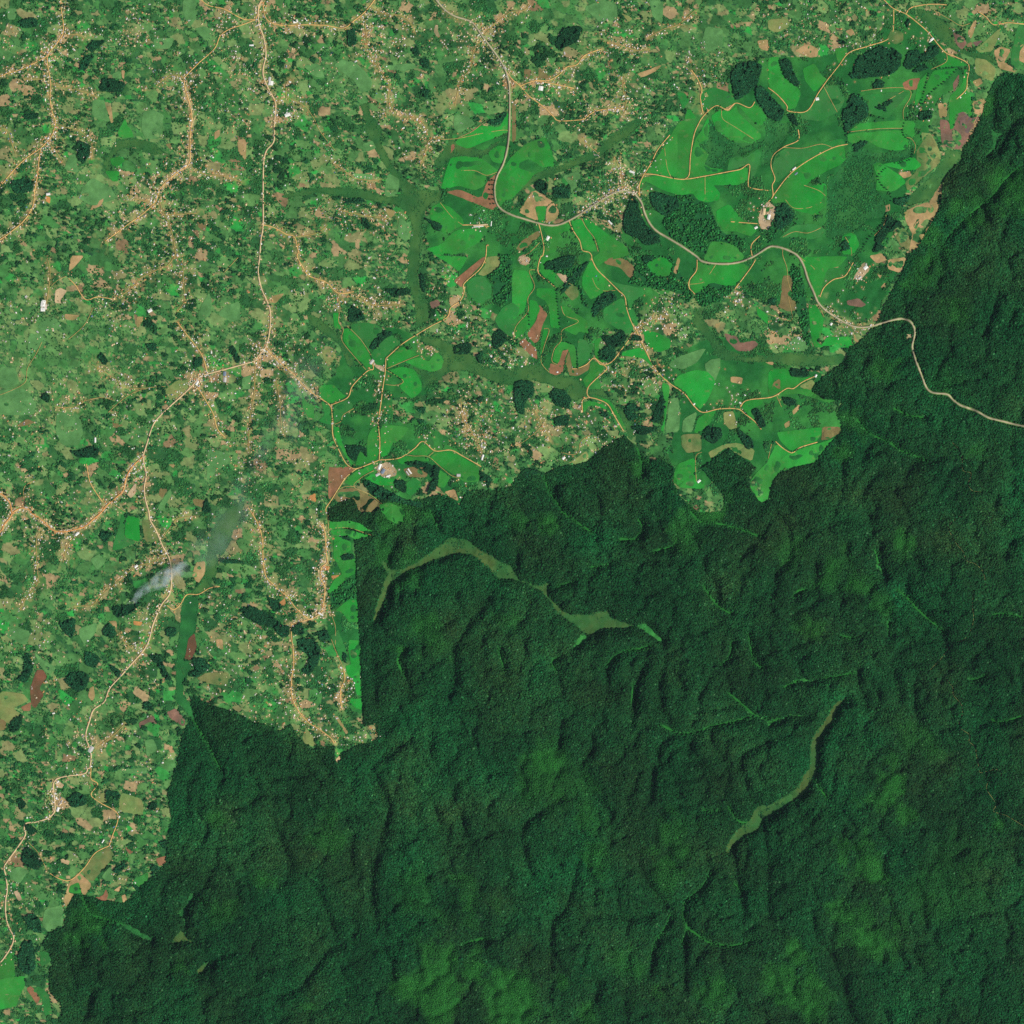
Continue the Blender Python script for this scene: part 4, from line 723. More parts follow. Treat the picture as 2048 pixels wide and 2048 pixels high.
# ---------------------------------------------------------------- helpers
def lin(r, g, b):
    f = lambda c: c/12.92 if c <= .04045 else ((c+.055)/1.055)**2.4
    return np.array([f(r/255), f(g/255), f(b/255)])
def hash2(ix, iy, s):
    h = (ix.astype(np.int64)*374761393 + iy.astype(np.int64)*668265263 + s*974711) & 0x7fffffff
    h = ((h ^ (h >> 13))*1274126177) & 0x7fffffff
    return ((h ^ (h >> 16)) & 0xffffff)/float(0xffffff)
def vnoise(x, y, sc, s):
    x = x/sc; y = y/sc
    ix = np.floor(x); iy = np.floor(y); fx = x-ix; fy = y-iy
    fx = fx*fx*(3-2*fx); fy = fy*fy*(3-2*fy)
    ix = ix.astype(np.int64); iy = iy.astype(np.int64)
    a = hash2(ix, iy, s); b = hash2(ix+1, iy, s); c = hash2(ix, iy+1, s); d = hash2(ix+1, iy+1, s)
    return (a*(1-fx)+b*fx)*(1-fy)+(c*(1-fx)+d*fx)*fy
def fbm(x, y, sc, s, o=4):
    t = 0; a = .5; n = 0
    for i in range(o):
        t = t+a*vnoise(x, y, sc, s+i*17); n += a; a *= .5; sc *= .5
    return t/n
def inside(poly, X, Y):
    r = np.zeros(X.shape, bool); n = len(poly)
    for i in range(n):
        x0, y0 = poly[i]; x1, y1 = poly[(i+1) % n]
        if y0 == y1: continue
        c = ((Y < y0) != (Y < y1)) & (X < (x1-x0)*(Y-y0)/(y1-y0)+x0)
        r ^= c
    return r
def chaikin(p, k=1, q=.13):
    for _ in range(k):
        o = []
        for i in range(len(p)):
            a = p[i]; b = p[(i+1) % len(p)]
            o.append((a[0]+(b[0]-a[0])*q, a[1]+(b[1]-a[1])*q)); o.append((b[0]-(b[0]-a[0])*q, b[1]-(b[1]-a[1])*q))
        p = o
    return p
def densify(p, step, closed=True):
    o = []; n = len(p)
    for i in range(n if closed else n-1):
        a = p[i]; b = p[(i+1) % n]; L = math.hypot(b[0]-a[0], b[1]-a[1]); k = max(1, int(L/step))
        for j in range(k): o.append((a[0]+(b[0]-a[0])*j/k, a[1]+(b[1]-a[1])*j/k))
    if not closed: o.append(p[-1])
    return o
def rough(p, amp, step=4, k=1):
    q = np.array(densify(chaikin(p, k), step))
    dx = (fbm(q[:, 0], q[:, 1], 22, 91, 3)-.5)*2*amp+(hash2(np.round(q[:, 0]*3), np.round(q[:, 1]*3), 3)-.5)*amp*.5
    dy = (fbm(q[:, 0], q[:, 1], 22, 57, 3)-.5)*2*amp+(hash2(np.round(q[:, 0]*3), np.round(q[:, 1]*3), 4)-.5)*amp*.5
    q[:, 0] += dx; q[:, 1] += dy
    return [tuple(v) for v in q]
def spline(p, step=2.5):
    if len(p) < 3: return densify(p, step, False)
    o = []; p = [p[0]]+list(p)+[p[-1]]
    for i in range(1, len(p)-2):
        a, b, c, d = [np.array(v) for v in p[i-1:i+3]]
        n = max(1, int(np.linalg.norm(c-b)/step))
        for j in range(n):
            t = j/n
            o.append(tuple(.5*((2*b)+(-a+c)*t+(2*a-5*b+4*c-d)*t*t+(-a+3*b-3*c+d)*t**3)))
    o.append(tuple(p[-2])); return o
def area(p):
    p = np.array(p); return abs(np.sum(p[:, 0]*np.roll(p[:, 1], -1)-p[:, 1]*np.roll(p[:, 0], -1)))/2
def cent(p):
    p = np.array(p); return p[:, 0].mean(), p[:, 1].mean()
def cells(px, py, size, seed, jit=.85):
    """Voronoi id and edge distance of irregular plots."""
    x = px/size; y = py/size; ix = np.floor(x).astype(np.int64); iy = np.floor(y).astype(np.int64)
    b1 = np.full(px.shape, 9.0); b2 = np.full(px.shape, 9.0); idv = np.zeros(px.shape)
    for ox in (-1, 0, 1):
        for oy in (-1, 0, 1):
            cx = ix+ox; cy = iy+oy
            sxp = cx+.5+(hash2(cx, cy, seed)-.5)*jit; syp = cy+.5+(hash2(cx, cy, seed+1)-.5)*jit
            th = .55+.0*sxp; dx = x-sxp; dy = y-syp
            an = hash2(cx, cy, seed+2)*.9-.2
            u = dx*np.cos(an)+dy*np.sin(an); v = -dx*np.sin(an)+dy*np.cos(an)
            d = np.maximum(np.abs(u), np.abs(v)*1.45)*.95+np.hypot(u, v)*.1
            idn = hash2(cx, cy, seed+3)
            near = d < b1
            b2 = np.where(near, b1, np.minimum(b2, d)); idv = np.where(near, idn, idv); b1 = np.where(near, d, b1)
    return idv, (b2-b1)*size
def tag(o, label=None, cat=None, group=None, kind=None):
    if label: o['label'] = label
    if cat: o['category'] = cat
    if group: o['group'] = group
    if kind: o['kind'] = kind
    return o

# ---------------------------------------------------------------- raster of the survey
xs = np.concatenate([[-9000, -4000, -1500, -500], np.arange(-140, 2190, 2.0), [2500, 3500, 6000, 11000]])
ys = xs.copy(); GX, GY = np.meshgrid(xs, ys)
def window(arrx, p, m):
    p = np.array(p); x0, y0 = p.min(0)-m; x1, y1 = p.max(0)+m
    return slice(np.searchsorted(arrx, x0), np.searchsorted(arrx, x1)), slice(np.searchsorted(arrx, y0), np.searchsorted(arrx, y1))
def stamp(mask, p, ax=xs, AX=None, AY=None):
    AX = GX if AX is None else AX; AY = GY if AY is None else AY
    sx, sy = window(ax, p, 0)
    if sx.stop > sx.start and sy.stop > sy.start: mask[sy, sx] |= inside(p, AX[sy, sx], AY[sy, sx])
def segdist(D, p, R, ax, AX, AY, bias=0):
    for a, b in zip(p[:-1], p[1:]):
        sx, sy = window(ax, [a, b], R)
        if sx.stop <= sx.start or sy.stop <= sy.start: continue
        X = AX[sy, sx]-a[0]; Y = AY[sy, sx]-a[1]; dx = b[0]-a[0]; dy = b[1]-a[1]; L = dx*dx+dy*dy+1e-9
        t = np.clip((X*dx+Y*dy)/L, 0, 1)
        D[sy, sx] = np.minimum(D[sy, sx], np.hypot(X-t*dx, Y-t*dy)+bias)

farm_p = rough(P(FARM), 1.6, 5, 0)
roads = [(k, d, spline(P(s))) for k, d, s in ROADS]
fields = [(t, rough(P(s), .9, 5, 1)) for t, s in FIELDS]
plots = [(t, rough(P(s), .9, 4, 1)) for t, s in PLOTS]
wets = [(t, rough(P(s), 3.2 if t in ('mid', 'scrub') else 3.0, 3, 1)) for t, s in WET]
woods = [rough(P(s), 1.5, 4, 1) for s in WOODS]
groves = [rough(P(s), 3.0, 4, 1) for s in GROVES]
streams = [spline(P(s), 5) for s in STREAMS]
scarps = [spline(P(s), 5) for s in SCARPS]
river = spline(P(RIVER[0]), 4)
rw = 1.15*np.interp(np.linspace(0, 1, len(river)), np.linspace(0, 1, len(RIVER[1])), RIVER[1])/3.7734/2
rv = np.array(river); tan = np.gradient(rv, axis=0); tan /= np.linalg.norm(tan, axis=1)[:, None]+1e-9
nrm = np.stack([-tan[:, 1], tan[:, 0]], 1)
river_poly = [tuple(v) for v in rv+nrm*rw[:, None]]+[tuple(v) for v in (rv-nrm*rw[:, None])[::-1]]
wets.append(('fen2', rough(river_poly, 1.2, 5, 0)))

# relief: hills rise away from the valley floors
hx = np.arange(-200, 2260, 4.0); HX, HY = np.meshgrid(hx, hx)
D = np.full(HX.shape, 120.0)
for t, p in wets:
    m = np.zeros(HX.shape, bool); stamp(m, p, hx, HX, HY); D[m] = 0
    if t != 'scrub': segdist(D, p+[p[0]], 120, hx, HX, HY)
for p in streams: segdist(D, p, 120, hx, HX, HY, 1)
Ds = np.full(HX.shape, 120.0)
for p in scarps: segdist(Ds, p, 60, hx, HX, HY, 0)
fm = np.zeros(HX.shape, bool); stamp(fm, farm_p, hx, HX, HY)
def blur(a, k):
    for _ in range(k):
        a = (np.pad(a, 1, 'edge')[:-2, 1:-1]+a*2+np.pad(a, 1, 'edge')[2:, 1:-1])/4
        a = (np.pad(a, 1, 'edge')[1:-1, :-2]+a*2+np.pad(a, 1, 'edge')[1:-1, 2:])/4
    return a
amp = blur(np.where(fm, 15.0, 72.0), 70)
_, eg = cells(HX+(fbm(HX, HY, 60, 61, 3)-.5)*50, HY+(fbm(HX, HY, 60, 62, 3)-.5)*50, 70, 64)
_, eg2 = cells(HX+(fbm(HX, HY, 40, 65, 3)-.5)*30, HY+(fbm(HX, HY, 40, 66, 3)-.5)*30, 36, 68)
far = np.clip(np.minimum(D, Ds)/19, 0, 1)
HG = 40-amp*.80*(1-far)**1.45-amp*(.42*np.exp(-D/9.0)+.26*np.exp(-D/34.0)) - amp*.36*np.exp(-Ds/8.0)-amp*.12*np.exp(-Ds/30.0) \
    - amp*.70*np.exp(-eg/10.0)*far - amp*.38*np.exp(-eg2/7.0)*far + amp*.26*(fbm(HX, HY, 120, 5, 3)-.5) + amp*.06*fbm(HX, HY, 26, 8, 3)
HG = blur(HG, 1)
def hgt(px, py):
    x = np.clip((np.asarray(px, float)-hx[0])/4, 0, len(hx)-1.001); y = np.clip((np.asarray(py, float)-hx[0])/4, 0, len(hx)-1.001)
    i = x.astype(int); j = y.astype(int); fx = x-i; fy = y-j
    return (HG[j, i]*(1-fx)+HG[j, i+1]*fx)*(1-fy)+(HG[j+1, i]*(1-fx)+HG[j+1, i+1]*fx)*fy

def slope(px, py):
    gx = (hgt(px+3, py)-hgt(px-3, py))/(6*SC); gy = -(hgt(px, py+3)-hgt(px, py-3))/(6*SC)
    l = np.sqrt(gx*gx+gy*gy+1); return -gx/l, -gy/l, 1/l
# cover masks on the fine grid
z = lambda: np.zeros(GX.shape, bool)
FM = z(); stamp(FM, farm_p)
M_field = z(); M_plot = z(); M_wet = z(); M_wood = z(); M_grove = z()
for t, p in fields: stamp(M_field, p)
for t, p in plots: stamp(M_plot, p)
for t, p in wets: stamp(M_wet, p)
for p in woods: stamp(M_wood, p)
for p in groves: stamp(M_grove, p)
RD = np.full(GX.shape, 60.0)      # distance to any road
HD = np.full(GX.shape, 60.0)      # distance to wide roads
TD = np.full(GX.shape, 60.0)
VD = np.full(GX.shape, 60.0)      # distance to village streets
for k, d, p in roads:
    q = p[::2]+[p[-1]]
    segdist(RD, q, 12, xs, GX, GY)
    if k in ('highway',): segdist(HD, q, 12, xs, GX, GY)
    if d >= .8: segdist(VD, q, 40, xs, GX, GY)
    if d >= 2.2 and k != 'track': segdist(TD, q, 14, xs, GX, GY)
SD = np.full(GX.shape, 60.0)
for p in streams: segdist(SD, p, 14, xs, GX, GY)
BL = np.zeros(GX.shape)
for s in BLOTCH:
    t, v = s.split(); v = [float(a) for a in v.split(',')]
    (cx, cy), = P(t+' %g,%g' % (v[0], v[1])); R = v[2]/3.7734
    sx, sy = window(xs, [(cx, cy)], R*2.6)
    X = GX[sy, sx]; Y = GY[sy, sx]
    w = (fbm(X, Y, max(24, R*.9), 31, 5)-.5)*R*3.0
    BL[sy, sx] = np.maximum(BL[sy, sx], v[3]*np.clip(1.35-(np.hypot(X-cx, Y-cy)+w)/R, 0, 1)*np.clip(.25+1.5*fbm(X, Y, 17, 37, 4), 0, 1))
def look(A, px, py):
    i = np.clip(np.round((np.asarray(px)+140)/2).astype(int), 0, 1164)+4; j = np.clip(np.round((np.asarray(py)+140)/2).astype(int), 0, 1164)+4
    return A[j, i]

# ---------------------------------------------------------------- small-holding patchwork (irregular plots)
PX = GX+(fbm(GX, GY, 26, 101, 3)-.5)*5; PY = GY+(fbm(GX, GY, 26, 202, 3)-.5)*5
idA, edA = cells(PX, PY, 23, 300)
idB, edB = cells(PX, PY, 10.5, 400)
idC, edC = cells(PX*.8, PY*1.25, 5.6, 450)
big = fbm(GX, GY, 70, 77, 3)
useA = (hash2(np.round(idA*9999), np.round(idA*777), 1) < .25+.6*(big > .55))
useC = (~useA) & (vnoise(GX, GY, 44, 66) > .52)
idp = np.where(useA, idA, np.where(useC, idC, idB)); edp = np.where(useA, edA, np.where(useC, edC, edB))
# local balance between open pasture and tree gardens
PB = np.zeros(GX.shape)
for cx, cy, R in ((85, 730, 150), (195, 385, 48), (425, 950, 42), (700, 150, 46), (290, 255, 40), (320, 300, 30), (440, 640, 50), (60, 640, 60), (1160, 40, 60), (1420, 90, 50), (60, 1400, 40), (180, 1010, 30)):
    PB = np.maximum(PB, np.clip(1.35-(np.hypot(GX-cx, GY-cy)+(fbm(GX, GY, 40, 510, 3)-.5)*R*1.1)/R, 0, 1))
idp = idp*(1-PB*.8)+PB*.8*(.50+.26*idp)
lush = fbm(GX, GY, 90, 500, 3); idq = np.clip(idp+(lush-.5)*.55, 0, .999)
PAL = [(.0, (46, 98, 54)), (.15, (58, 112, 60)), (.34, (76, 128, 70)), (.50, (94, 144, 80)), (.62, (116, 152, 90)), (.70, (70, 132, 68)), (.78, (124, 146, 90)), (.85, (56, 144, 66)), (.885, (138, 140, 94)), (.935, (168, 148, 108)), (.975, (138, 118, 86)), (.987, (50, 158, 68))]
C = np.zeros(GX.shape+(3,))
for a, c in PAL: C[idp >= a] = lin(*c)
fine = fbm(GX, GY, 5, 600, 2); med = fbm(GX, GY, 18, 620, 3)
C *= (.72+.28*(fine)*2+.5*(med-.5))[..., None]
C = np.where(((edp < 1.0) & (hash2(np.round(idp*9999), np.round(idp*99), 5) > .45))[..., None], lin(38, 82, 54), C)
tree_cell = (idq < .30)
solid = (idq < .13) & (~useA) & (edp > .5) & (fbm(GX, GY, 8, 530, 3) > .42)
# worn earth round the streets
vy = np.exp(-(VD/7.0)**2)*np.clip((fbm(GX, GY, 9, 700, 3)-.30)*3, 0, 1)
C = C*(1-.32*vy[..., None])+lin(204, 174, 114)*(.32*vy[..., None])
td = np.exp(-(TD/4.2)**2)*np.clip((fbm(GX, GY, 5, 705, 2)-.2)*2.6, 0, 1)
C = C*(1-.75*td[..., None])+lin(220, 192, 150)*(.75*td[..., None])
yd = np.exp(-(VD/22.0)**2)*np.clip((fbm(GX, GY, 6, 720, 2)-.60)*5, 0, 1)
C = C*(1-  .48*yd[..., None])+lin(190, 162, 108)*(  .48*yd[..., None])

M_est = np.zeros(GX.shape, bool)
for p in ESTATE:
    q = rough([(float(a.split(',')[0])*1.06, float(a.split(',')[1])*1.06) for a in p.split()], 5, 6, 1); stamp(M_est, q)
e1 = fbm(GX, GY, 60, 930, 4); e2 = fbm(GX, GY, 14, 940, 3)
EC = lin(36, 106, 50)+(lin(58, 134, 60)-lin(36, 106, 50))*np.clip((e1-.44)*4, 0, 1)[..., None]
EC = EC+(lin(118, 140, 86)-EC)*(np.clip((e2-.62)*6, 0, 1)*.6*(VD < 40))[..., None]
EC = EC*(.82+.36*e2)[..., None]
keep_ = np.exp(-(VD/13.0)**2)
we = (M_est*(1-keep_))[..., None]
C = C*(1-we)+EC*we
def paint(mask, col, a=1.0):
    global C
    w = mask.astype(float)*a
    C = C*(1-w[..., None])+np.asarray(col)*w[..., None]
FOR_G = lin(12, 48, 24)
paint(~FM, FOR_G)
paint((~FM)*np.clip(BL*1.5, 0, 1), lin(34, 100, 42))
SW = .8+6.5*np.clip(fbm(GX, GY, 15, 990, 4)-.30, 0, .7)
fr = np.clip(1.4-SD/SW, 0, 1)*(~FM); paint(fr > 0, lin(42, 118, 48), fr)
paint(M_wood, lin(18, 58, 34)); paint(M_grove, lin(34, 96, 52))

# ---------------------------------------------------------------- materials
def mat(name, color=None, attr=None, itype='GEOMETRY', mott=0, mscale=.02, rough_=.95, spec=.06, var=0, col2=None, fine=0, spots=None):
    m = bpy.data.materials.new(name); m.use_nodes = True; t = m.node_tree; N = t.nodes; L = t.links
    b = N['Principled BSDF']; b.inputs['Roughness'].default_value = rough_; b.inputs['Specular IOR Level'].default_value = spec
    if attr:
        a = N.new('ShaderNodeAttribute'); a.attribute_name = attr; a.attribute_type = itype; src = a.outputs['Color']
    else:
        a = N.new('ShaderNodeRGB'); a.outputs[0].default_value = (*color, 1); src = a.outputs[0]
    if mott or col2 is not None or fine:
        g = N.new('ShaderNodeNewGeometry')
    if col2 is not None:
        n = N.new('ShaderNodeTexNoise'); n.inputs['Scale'].default_value = mscale*.35; n.inputs['Detail'].default_value = 5
        L.new(g.outputs['Position'], n.inputs['Vector'])
        r = N.new('ShaderNodeMapRange'); r.inputs[1].default_value = .38; r.inputs[2].default_value = .64
        L.new(n.outputs[0], r.inputs[0])
        x = N.new('ShaderNodeMix'); x.data_type = 'RGBA'; L.new(r.outputs[0], x.inputs[0]); L.new(src, x.inputs[6]); x.inputs[7].default_value = (*col2, 1)
        src = x.outputs[2]
    if spots is not None:
        n = N.new('ShaderNodeTexNoise'); n.inputs['Scale'].default_value = .022; n.inputs['Detail'].default_value = 3
        L.new(g.outputs['Position'], n.inputs['Vector'])
        r = N.new('ShaderNodeMapRange'); r.inputs[1].default_value = .60; r.inputs[2].default_value = .74; r.inputs[4].default_value = .6
        L.new(n.outputs[0], r.inputs[0])
        x = N.new('ShaderNodeMix'); x.data_type = 'RGBA'; L.new(r.outputs[0], x.inputs[0]); L.new(src, x.inputs[6]); x.inputs[7].default_value = (*spots, 1)
        src = x.outputs[2]
    def mul(src, fac):
        x = N.new('ShaderNodeMix'); x.data_type = 'RGBA'; x.blend_type = 'MULTIPLY'; x.inputs[0].default_value = 1
        L.new(src, x.inputs[6]); L.new(fac, x.inputs[7]); return x.outputs[2]
    for sc_, am in ((mscale, mott), (.11, fine)):
        if not am: continue
        n = N.new('ShaderNodeTexNoise'); n.inputs['Scale'].default_value = sc_; n.inputs['Detail'].default_value = 4
        L.new(g.outputs['Position'], n.inputs['Vector'])
        r = N.new('ShaderNodeMapRange'); r.inputs[1].default_value = .3; r.inputs[2].default_value = .7; r.inputs[3].default_value = 1-am; r.inputs[4].default_value = 1+am
        L.new(n.outputs[0], r.inputs[0]); src = mul(src, r.outputs[0])
    if var:
        o = N.new('ShaderNodeObjectInfo'); r = N.new('ShaderNodeMapRange'); r.inputs[3].default_value = 1-var; r.inputs[4].default_value = 1+var
        L.new(o.outputs['Random'], r.inputs[0]); src = mul(src, r.outputs[0])
    L.new(src, b.inputs['Base Color']); return m
A = lambda *c: tuple(lin(*c))
M_ground = mat('ground_cover', attr='cover', mott=.10, mscale=.03, fine=.16)
M_crown = mat('crown_leaves', attr='tint', itype='INSTANCER', rough_=.8, spec=.12)
M_top = {'b': mat('crop_bright', A(38, 152, 56), mott=.14, mscale=.006, col2=A(58, 134, 56), var=.14, fine=.09, spots=A(104, 134, 72)),
         'm': mat('crop_dull', A(44, 132, 58), mott=.10, mscale=.008, spots=A(106, 124, 76), col2=A(58, 122, 62), var=.10, fine=.08),
         'l': mat('crop_pale', A(104, 160, 92), mott=.08, mscale=.008, var=.06, fine=.08)}
PT = {'red': ((158, 112, 84), (134, 104, 74)), 'brown': ((130, 112, 76), (120, 118, 72)), 'tan': ((188, 156, 112), (146, 136, 86)), 'burnt': ((142, 108, 92), (112, 96, 80)),
      'ash': ((100, 92, 92), (122, 98, 90)), 'straw': ((138, 146, 88), (112, 142, 80)), 'pale': ((206, 182, 142), (190, 164, 124)), 'white': ((226, 216, 204), (204, 180, 156)),
      'orange': ((206, 148, 86), (180, 132, 84)), 'yard': ((196, 172, 138), (142, 134, 98)), 'past': ((98, 152, 88), (82, 134, 76)), 'm2': ((64, 150, 64), (60, 136, 64)),
      'scrubby': ((124, 130, 80), (84, 122, 66)), 'fen': ((128, 86, 66), (100, 84, 58))}
M_plotm = {k: mat('plot_'+k, A(*v[0]), mott=.14, mscale=.02, col2=A(*v[1]), fine=.16) for k, v in PT.items()}
WT = {'fen2': ((54, 106, 54), (80, 104, 54)), 'glade': ((62, 144, 66), (48, 124, 58)), 'glade2': ((46, 118, 58), (36, 98, 50)), 'mid': ((50, 104, 54), (74, 118, 60)), 'scrub': ((38, 104, 54), (54, 118, 58))}
M_wetm = {k: mat('marsh_'+k, A(*v[0]), mott=.14, mscale=.012, col2=A(*v[1]), fine=.12) for k, v in WT.items()}
M_road = {'highway': mat('worn_asphalt', A(190, 178, 146), mott=.14, mscale=.012, col2=A(164, 154, 128)), 'paved': mat('dusty_asphalt', A(216, 190, 148), mott=.10, mscale=.02),
          'dirt': mat('ochre_dirt', A(222, 180, 114), mott=.12, mscale=.03, fine=.1), 'red': mat('orange_murram', A(216, 156, 94), mott=.12, mscale=.03), 'track': mat('thin_track', A(190, 164, 102), mott=.2, mscale=.02, fine=.2)}
M_fpath = mat('grassy_forest_path', A(122, 132, 78), mott=.2, mscale=.02, fine=.2)
ROOF = {'white': mat('white_metal_roof', A(238, 238, 232), rough_=.5, spec=.3, mott=.08, mscale=.3), 'grey': mat('grey_metal_roof', A(196, 194, 190), rough_=.5, spec=.3, mott=.1, mscale=.3),
        'rust': mat('rusty_metal_roof', A(196, 140, 94), rough_=.7, mott=.14, mscale=.3), 'tan': mat('dusty_metal_roof', A(222, 198, 156), rough_=.7, mott=.12, mscale=.3), 'blue': mat('blue_metal_roof', A(124, 140, 160), rough_=.5, mott=.1, mscale=.3)}
M_wall = mat('plaster_wall', A(190, 164, 132), mott=.1, mscale=.2)
M_bark = mat('bark', A(92, 76, 60), mott=.2, mscale=.5)
M_leaf = mat('tree_leaf', A(30, 88, 50), mott=.25, mscale=.2, var=.15)
M_blend = mat('many_roofs', attr='cover', rough_=.6, spec=.2)

def mesh_np(name, V, F, ml):
    """V (n,3), F list of arrays of equal-length faces or one (m,k) array."""
    me = bpy.data.meshes.new(name); V = np.asarray(V, np.float32); F = np.asarray(F, np.int32)
    m, k = F.shape
    me.vertices.add(len(V)); me.vertices.foreach_set('co', V.ravel())
    me.loops.add(m*k); me.loops.foreach_set('vertex_index', F.ravel())
    me.polygons.add(m); me.polygons.foreach_set('loop_start', np.arange(0, m*k, k, dtype=np.int32)); me.polygons.foreach_set('loop_total', np.full(m, k, np.int32))
    for x in ml: me.materials.append(x)
    me.update(calc_edges=True); return me
def put(name, me, loc=(0, 0, 0), parent=None):
    o = bpy.data.objects.new(name, me); COL.objects.link(o); o.location = loc
    if parent: o.parent = parent
    return o
def color_attr(me, nm, arr):
    a = me.attributes.new(nm, 'FLOAT_COLOR', 'POINT'); c = np.ones((len(arr), 4), np.float32); c[:, :3] = arr
    a.data.foreach_set('color', c.ravel())

# ---------------------------------------------------------------- houses: where they stand
hs = []   # px, py, length m, width m, angle, roof kind, hub
KINDS_R = ['white', 'grey', 'tan', 'rust', 'blue']; PROB = np.array([.22, .22, .34, .20, .02])
def add_house(x, y, ang, hub, scale=1.0):
    if not (-20 < x < 2068 and -20 < y < 2068): return
    if look(RD, x, y) < 1.0: return
    L = min(32, 7.2+rng.gamma(1.7, 2.1))*scale; W = min(12, L*rng.uniform(.5, .8)); 
    hs.append((x, y, L, W, ang, KINDS_R[rng.choice(5, p=PROB)], hub))
hub_xy = []
for hi, (s, r, n, wds) in enumerate(HUBS):
    (cx, cy), = P(s); hub_xy.append((cx, cy))
    k = int(n*1.15)
    for _ in range(k):
        a = rng.uniform(0, 2*math.pi); q = r*math.sqrt(rng.uniform())*rng.uniform(.6, 2.1)
        # small knots of houses, not an even spread
        x = cx+q*math.cos(a); y = cy+q*math.sin(a)
        if vnoise(np.array([x]), np.array([y]), 9, 909)[0] < rng.uniform(.15, .65): continue
        if look(M_field, x, y) or look(M_wet, x, y) or look(M_wood, x, y) or (not look(FM, x, y) and r > 20): continue
        add_house(x, y, rng.uniform(0, math.pi), hi)
hub_xy = np.array(hub_xy)
def near_hub(x, y): return int(np.argmin(np.hypot(hub_xy[:, 0]-x, hub_xy[:, 1]-y)))
for k, d, p in roads:
    if d <= 0: continue
    acc = 0
    for a, b in zip(p[:-1], p[1:]):
        L = math.hypot(b[0]-a[0], b[1]-a[1]); acc += L*d*.31
        ang = math.atan2(-(b[1]-a[1]), b[0]-a[0])
        while acc > 0:
            acc -= 1; s = rng.choice([-1, 1]); off = s*(1.7+rng.gamma(1.0, 5.4)); t = rng.uniform()
            x = a[0]+(b[0]-a[0])*t-(b[1]-a[1])/max(L, .1)*off; y = a[1]+(b[1]-a[1])*t+(b[0]-a[0])/max(L, .1)*off
            add_house(x, y, ang+rng.choice([0, math.pi/2])+rng.normal(0, .12), near_hub(x, y), 1.1)
# sparse farmsteads
for _ in range(5200):
    x = rng.uniform(0, 1700); y = rng.uniform(0, 1900)
    if look(FM, x, y) and not look(M_est, x, y) and not look(M_field, x, y) and not look(M_wet, x, y) and not look(M_wood, x, y) and vnoise(np.array([x]), np.array([y]), 40, 40)[0] > rng.uniform(.2, .9):
        for _k in range(rng.integers(1, 4)): add_house(x+rng.normal(0, 2.5), y+rng.normal(0, 2.5), rng.uniform(0, 3.1), near_hub(x, y))
